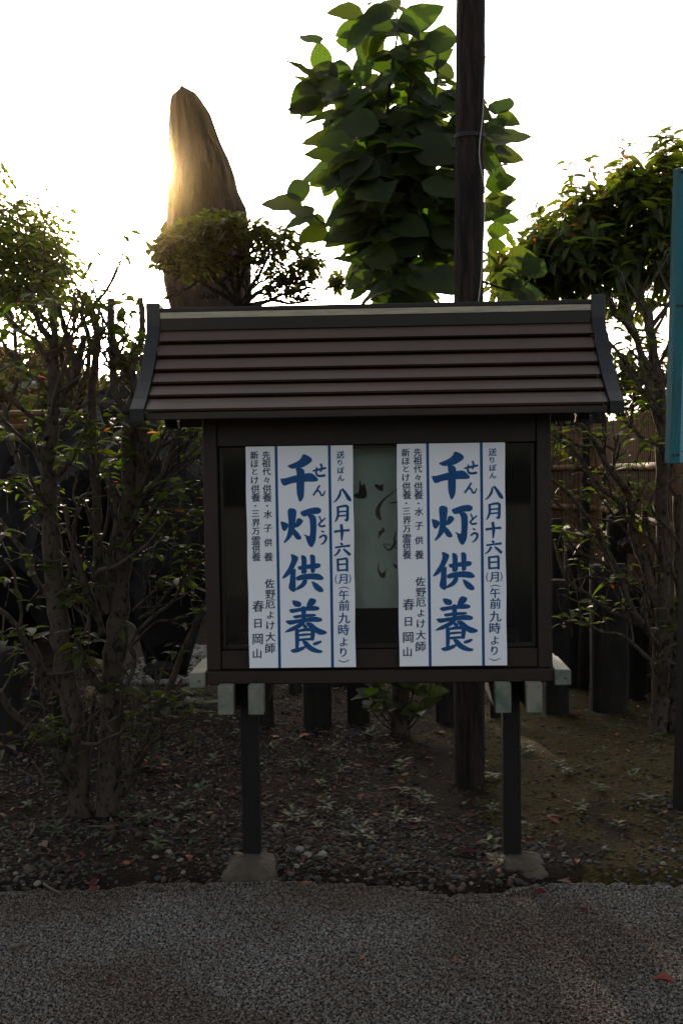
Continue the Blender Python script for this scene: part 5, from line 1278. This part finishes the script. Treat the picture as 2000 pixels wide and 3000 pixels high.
for kx, ky, lb_ in ((520, 1010, 'left end of the roof, between two broader shrubs'), (740, 1010, 'left poster, between two broader shrubs'), (985, 1010, 'middle of the roof, between two broader shrubs'), (1225, 1010, 'right poster, between two broader shrubs'), (1430, 1010, 'wooden pole, right of the broader shrub')):  # hidden fillers added where sun slipped between the shrubs
    bush(kx, ky, 110, 15.9, 'unseen dark shrub added to block the sun behind the ' + lb_, 1500, ls=1.7)
bush(1250, 985, 120, 12.0, 'unseen dark shrub added to shade the fence rail, close behind the right poster, left of the pole', 1500, ls=1.4)  # hidden pair added to keep direct sun off the right fence rail
bush(1420, 985, 120, 12.2, 'unseen dark shrub added to shade the fence rail, close behind the right part of the roof', 1500, ls=1.4)
bush(-60, 1100, 150, 15.5, 'dark shrub at the left edge behind the fence', 2200, ls=1.6)
def pine(cx, ytop, ybot, rx, Y, label):
    top = P(cx, ytop, Y); bot = P(cx, ybot, Y); x = top.x
    t, off = world_thing('pine_tree', label, 'tree', (x, Y, -0.06), 'far pine trees'); mb = MB(); xf = []
    mb.tube([(x, Y, -0.06), (x + 0.3, Y, bot.z * 0.6), (x - 0.2, Y, (bot.z + top.z) / 2), (x, Y, top.z)], [0.3, 0.22, 0.16, 0.05], 8)
    for k in range(9):
        z = bot.z + (top.z - bot.z) * (k + 0.5) / 9; sg = 1 if k % 2 else -1; l = pxm(rx, Y) * (1 - 0.45 * k / 9)
        cc = Vector((x + sg * l * 0.45, Y + U(-0.5, 0.5), z)); mb.tube([(x, Y, z - 0.3), cc], [0.08, 0.04], 5)
        for _ in range(170):
            p = cc + Vector((U(-1, 1) * l * 0.55, U(-1, 1) * l * 0.5, U(-0.2, 0.35) * l * 0.35)); xf.append((lmats(p, (rand_unit() + Vector((0, 0, 0.8))).normalized(), rand_unit()), U(1.5, 3.0), random.randrange(3)))
    part(mb, 'trunk', M['bark_dark'], t, off); put_leaves(t, off, VF, xf, 0)
pine(178, 1005, 1150, 60, 32, 'dark pine tree far behind the left branches, nearer the roof of the board')
pine(120, 1010, 1150, 60, 36, 'dark pine tree far behind the left branches, further from the board')
pine(20, 1030, 1150, 60, 34, 'dark pine tree far away at the very left edge')
# far house
YH = 34; t = thing('house', 'low distant house with grey tiled roof and dark red wall seen through the left branches', 'house', (P(100, 1300, YH).x, YH, -0.06))
ze = P(100, 1125, YH).z; zr = P(100, 1085, YH).z
MB().box(-2.2, 2.2, 0, 5, 0, ze).build('wall', M['redwall'], t)
rf = MB().add([(-2.7, -0.6, ze - 0.1), (2.7, -0.6, ze - 0.1), (2.7, 5.6, ze - 0.1), (-2.7, 5.6, ze - 0.1), (-2.7, 2.5, zr), (2.7, 2.5, zr), (-2.7, -0.6, ze + 0.02), (2.7, -0.6, ze + 0.02), (2.7, 5.6, ze + 0.02), (-2.7, 5.6, ze + 0.02)], [(0, 3, 2, 1), (6, 7, 5, 4), (9, 4, 5, 8), (0, 1, 7, 6), (2, 3, 9, 8), (0, 6, 4, 9, 3), (1, 2, 8, 5, 7)]).build('roof', M['tile'], t)
for k in range(26):
    x = -2.6 + k * 0.208; MB().tube([(x, -0.62, ze + 0.04), (x, 2.45, zr + 0.02)], 0.05, 6, sub=1).build('roof_tile_row', M['tile'], rf)
for x in (-1.6, 0.0, 1.5):
    wn = MB().box(x - 0.35, x + 0.35, -0.06, -0.005, 1.2, 2.4).build('window', M['plaster'], t); MB().box(x - 0.28, x + 0.28, -0.075, -0.062, 1.28, 2.32).build('pane', M['case'], wn)

# ------------------------------------------------------------------ litter on the soil
def flat_leaf(cx, cy, L_, m, label, name='fallen_leaf', group=None, z=None):
    g_ = G(cx, cy, 0.02); zz = soil_z(g_.x, g_.y) + 0.006 if g_.y > 3.9 else 0.006
    mb = MB(); lf = leaf_mesh('x', L_, L_ * U(0.4, 0.6), None, fold=U(0.2, 0.7), droop=U(-0.1, 0.3), nseg=6, wavy=0.06, seed=random.randrange(99))
    o = MB().add(lf.v, lf.f).build(name, M[m], None, True)
    n_ = Vector((0, -0.25, 1)) + rand_unit() * 0.35; a = U(0, 6.28)
    o.matrix_world = lmats(Vector((g_.x, g_.y, zz + 0.004)), Vector((math.cos(a), math.sin(a), U(-0.05, 0.25))), n_)
    tag(o, label, 'leaf', group)
for cx, cy, L_, m, lb in ((808, 2160, 0.085, 'dry_orange', 'curled orange fallen leaf right of the left post'), (878, 2165, 0.10, 'dry_orange', 'orange fallen leaf, longer of the pair right of the left post'), (1368, 2152, 0.075, 'dry_orange', 'orange fallen leaf at the foot of the wooden pole'), (1302, 2150, 0.08, 'dry_red', 'dark red fallen leaf left of the wooden pole foot'), (1638, 2428, 0.06, 'dry_orange', 'pale tan fallen leaf right of the right footing'), (1598, 2412, 0.075, 'dry_brown', 'brown fallen leaf beside the pale tan one right of the right footing'), (1600, 2608, 0.06, 'dry_red', 'bright red fallen leaf at the path edge by the right footing'), (1978, 2872, 0.07, 'dry_orange', 'orange brown fallen leaf on the gravel at the right edge'), (1722, 2665, 0.035, 'dry_red', 'small dark red leaf on the gravel below the right side'), (335, 2862, 0.035, 'dry_red', 'small red leaf on the gravel at the lower left'), (1322, 2808, 0.03, 'dry_orange', 'small orange leaf on the gravel near the middle right'), (270, 2585, 0.06, 'dry_red', 'red curled leaf at the path edge below the twin trunks'), (255, 2590, 0.055, 'dry_red', 'darker curled red leaf touching the one at the path edge'), (455, 2262, 0.12, 'dry_brown', 'large torn brown leaf right of the twin trunks'), (325, 2425, 0.06, 'dry_orange', 'orange leaf at the foot of the twin trunks'), (355, 2542, 0.055, 'dry_orange', 'orange red leaf in the soil below the twin trunks'), (120, 2480, 0.07, 'dry_brown', 'brown leaf in the soil left of the twin trunks'), (1655, 2120, 0.11, 'dry_red', 'large dull red leaf behind the right footing by the pillar'), (1280, 2465, 0.07, 'dry_brown', 'brown leaf left of the right footing'), (1400, 2500, 0.08, 'dry_red', 'long dark red leaf touching the right footing'), (1055, 2800, 0.025, 'dry_orange', 'tiny orange leaf on the gravel near the centre'), (1360, 2400, 0.05, 'dry_brown', 'small brown leaf left of the right post'), (1245, 2230, 0.05, 'dry_orange', 'small orange leaf left of the pole on the soil'), (1690, 2540, 0.05, 'dry_orange', 'small tan leaf right of the right footing near the path')):
    flat_leaf(cx, cy, L_, m, lb)
def where(cx, cy):
    s_ = 'left of the left post' if cx < 720 else 'between the two posts' if cx < 1500 else 'right of the right post'
    return s_ + (', towards the back' if cy < 2330 else ', towards the path')
for k in range(70):
    cx, cy = U(-100, 2100), U(2170, 2600); cm = random.choice(['dry_red', 'dry_brown', 'dry_red', 'dry_orange', 'dry_brown']); wh = where(cx, cy); flat_leaf(cx, cy, U(0.025, 0.055), cm, 'small %s fallen leaf on the soil %s' % (cm[4:], wh), group='small %s fallen leaves %s' % (cm[4:], wh))
# weeds
WV = []
for k in range(4):
    mb = MB()
    for i in range(7 + k):
        a = 2.4 * i; lf = leaf_mesh('x', U(0.025, 0.045), U(0.011, 0.017), None, fold=0.25, droop=0.35, nseg=4, seed=i)
        mm = lmats(Vector((0, 0, 0.004 + 0.003 * i)), Vector((math.cos(a), math.sin(a), U(0.15, 0.8))), Vector((0, 0, 1))); mb.add([mm @ Vector(v) for v in lf.v], lf.f)
    WV.append(mb.mesh('weed', M['weed'], True))
wp = [(700,2160),(885,2258),(1000,2265),(985,2190),(890,2390),(860,2410),(930,2430),(625,2250),(500,2415),(560,2420),(545,2380),(165,2450),(320,2465),(1445,2490),(1590,2490),(1700,2400),(1440,2300),(1650,2180),(1640,2095),(1240,2360),(1225,2410),(940,2310),(720,2330),(1085,2160),(1150,2200),(770,2100),(1180,2330),(1010,2400),(520,2290),(590,2330),(1765,2245),(1820,2150),(1900,2390),(1810,2440)]
for k in range(26): wp.append((U(-50, 2050), U(2180, 2560)))
for k, (cx, cy) in enumerate(wp):
    g_ = G(cx, cy, 0.02); o = obj('weed', WV[k % 4]); o.location = (g_.x, g_.y, soil_z(g_.x, g_.y)); s_ = U(0.7, 1.6); o.scale = (s_, s_, s_ * U(0.8, 1.3)); o.rotation_euler = (U(-.1, .1), U(-.1, .1), U(0, 6.28))
    tag(o, 'low pale green weed on the soil ' + where(cx, cy), 'weed', 'low weeds ' + where(cx, cy))
# twigs
def twig(x0, y0, x1, y1, r, label, ground=True):
    a = G(x0, y0, 0.01); b_ = G(x1, y1, 0.01)
    z = lambda p: (soil_z(p.x, p.y) if p.y > 3.9 else 0.0) + r + 0.004
    mid = (a + b_) / 2 + Vector((U(-.01, .01), U(-.01, .01), 0)); mb = MB()
    mb.tube([(a.x, a.y, z(a)), (mid.x, mid.y, z(mid) + 0.003), (b_.x, b_.y, z(b_))], [r, r * 0.9, r * 0.6], 7, knob=0.5, wob=0.003)
    o = mb.build('fallen_twig', M['twig'], None, True); tag(o, label, 'twig')
twig(28, 2778, 84, 2770, 0.007, 'dark short stick lying on the gravel at the lower left')
twig(130, 2590, 182, 2620, 0.005, 'pale crooked twig at the path edge below the twin trunks')
twig(255, 2432, 350, 2434, 0.004, 'thin pale twig in front of the foot of the twin trunks')
twig(90, 2460, 100, 2420, 0.005, 'pale bent twig in the soil at the far left')
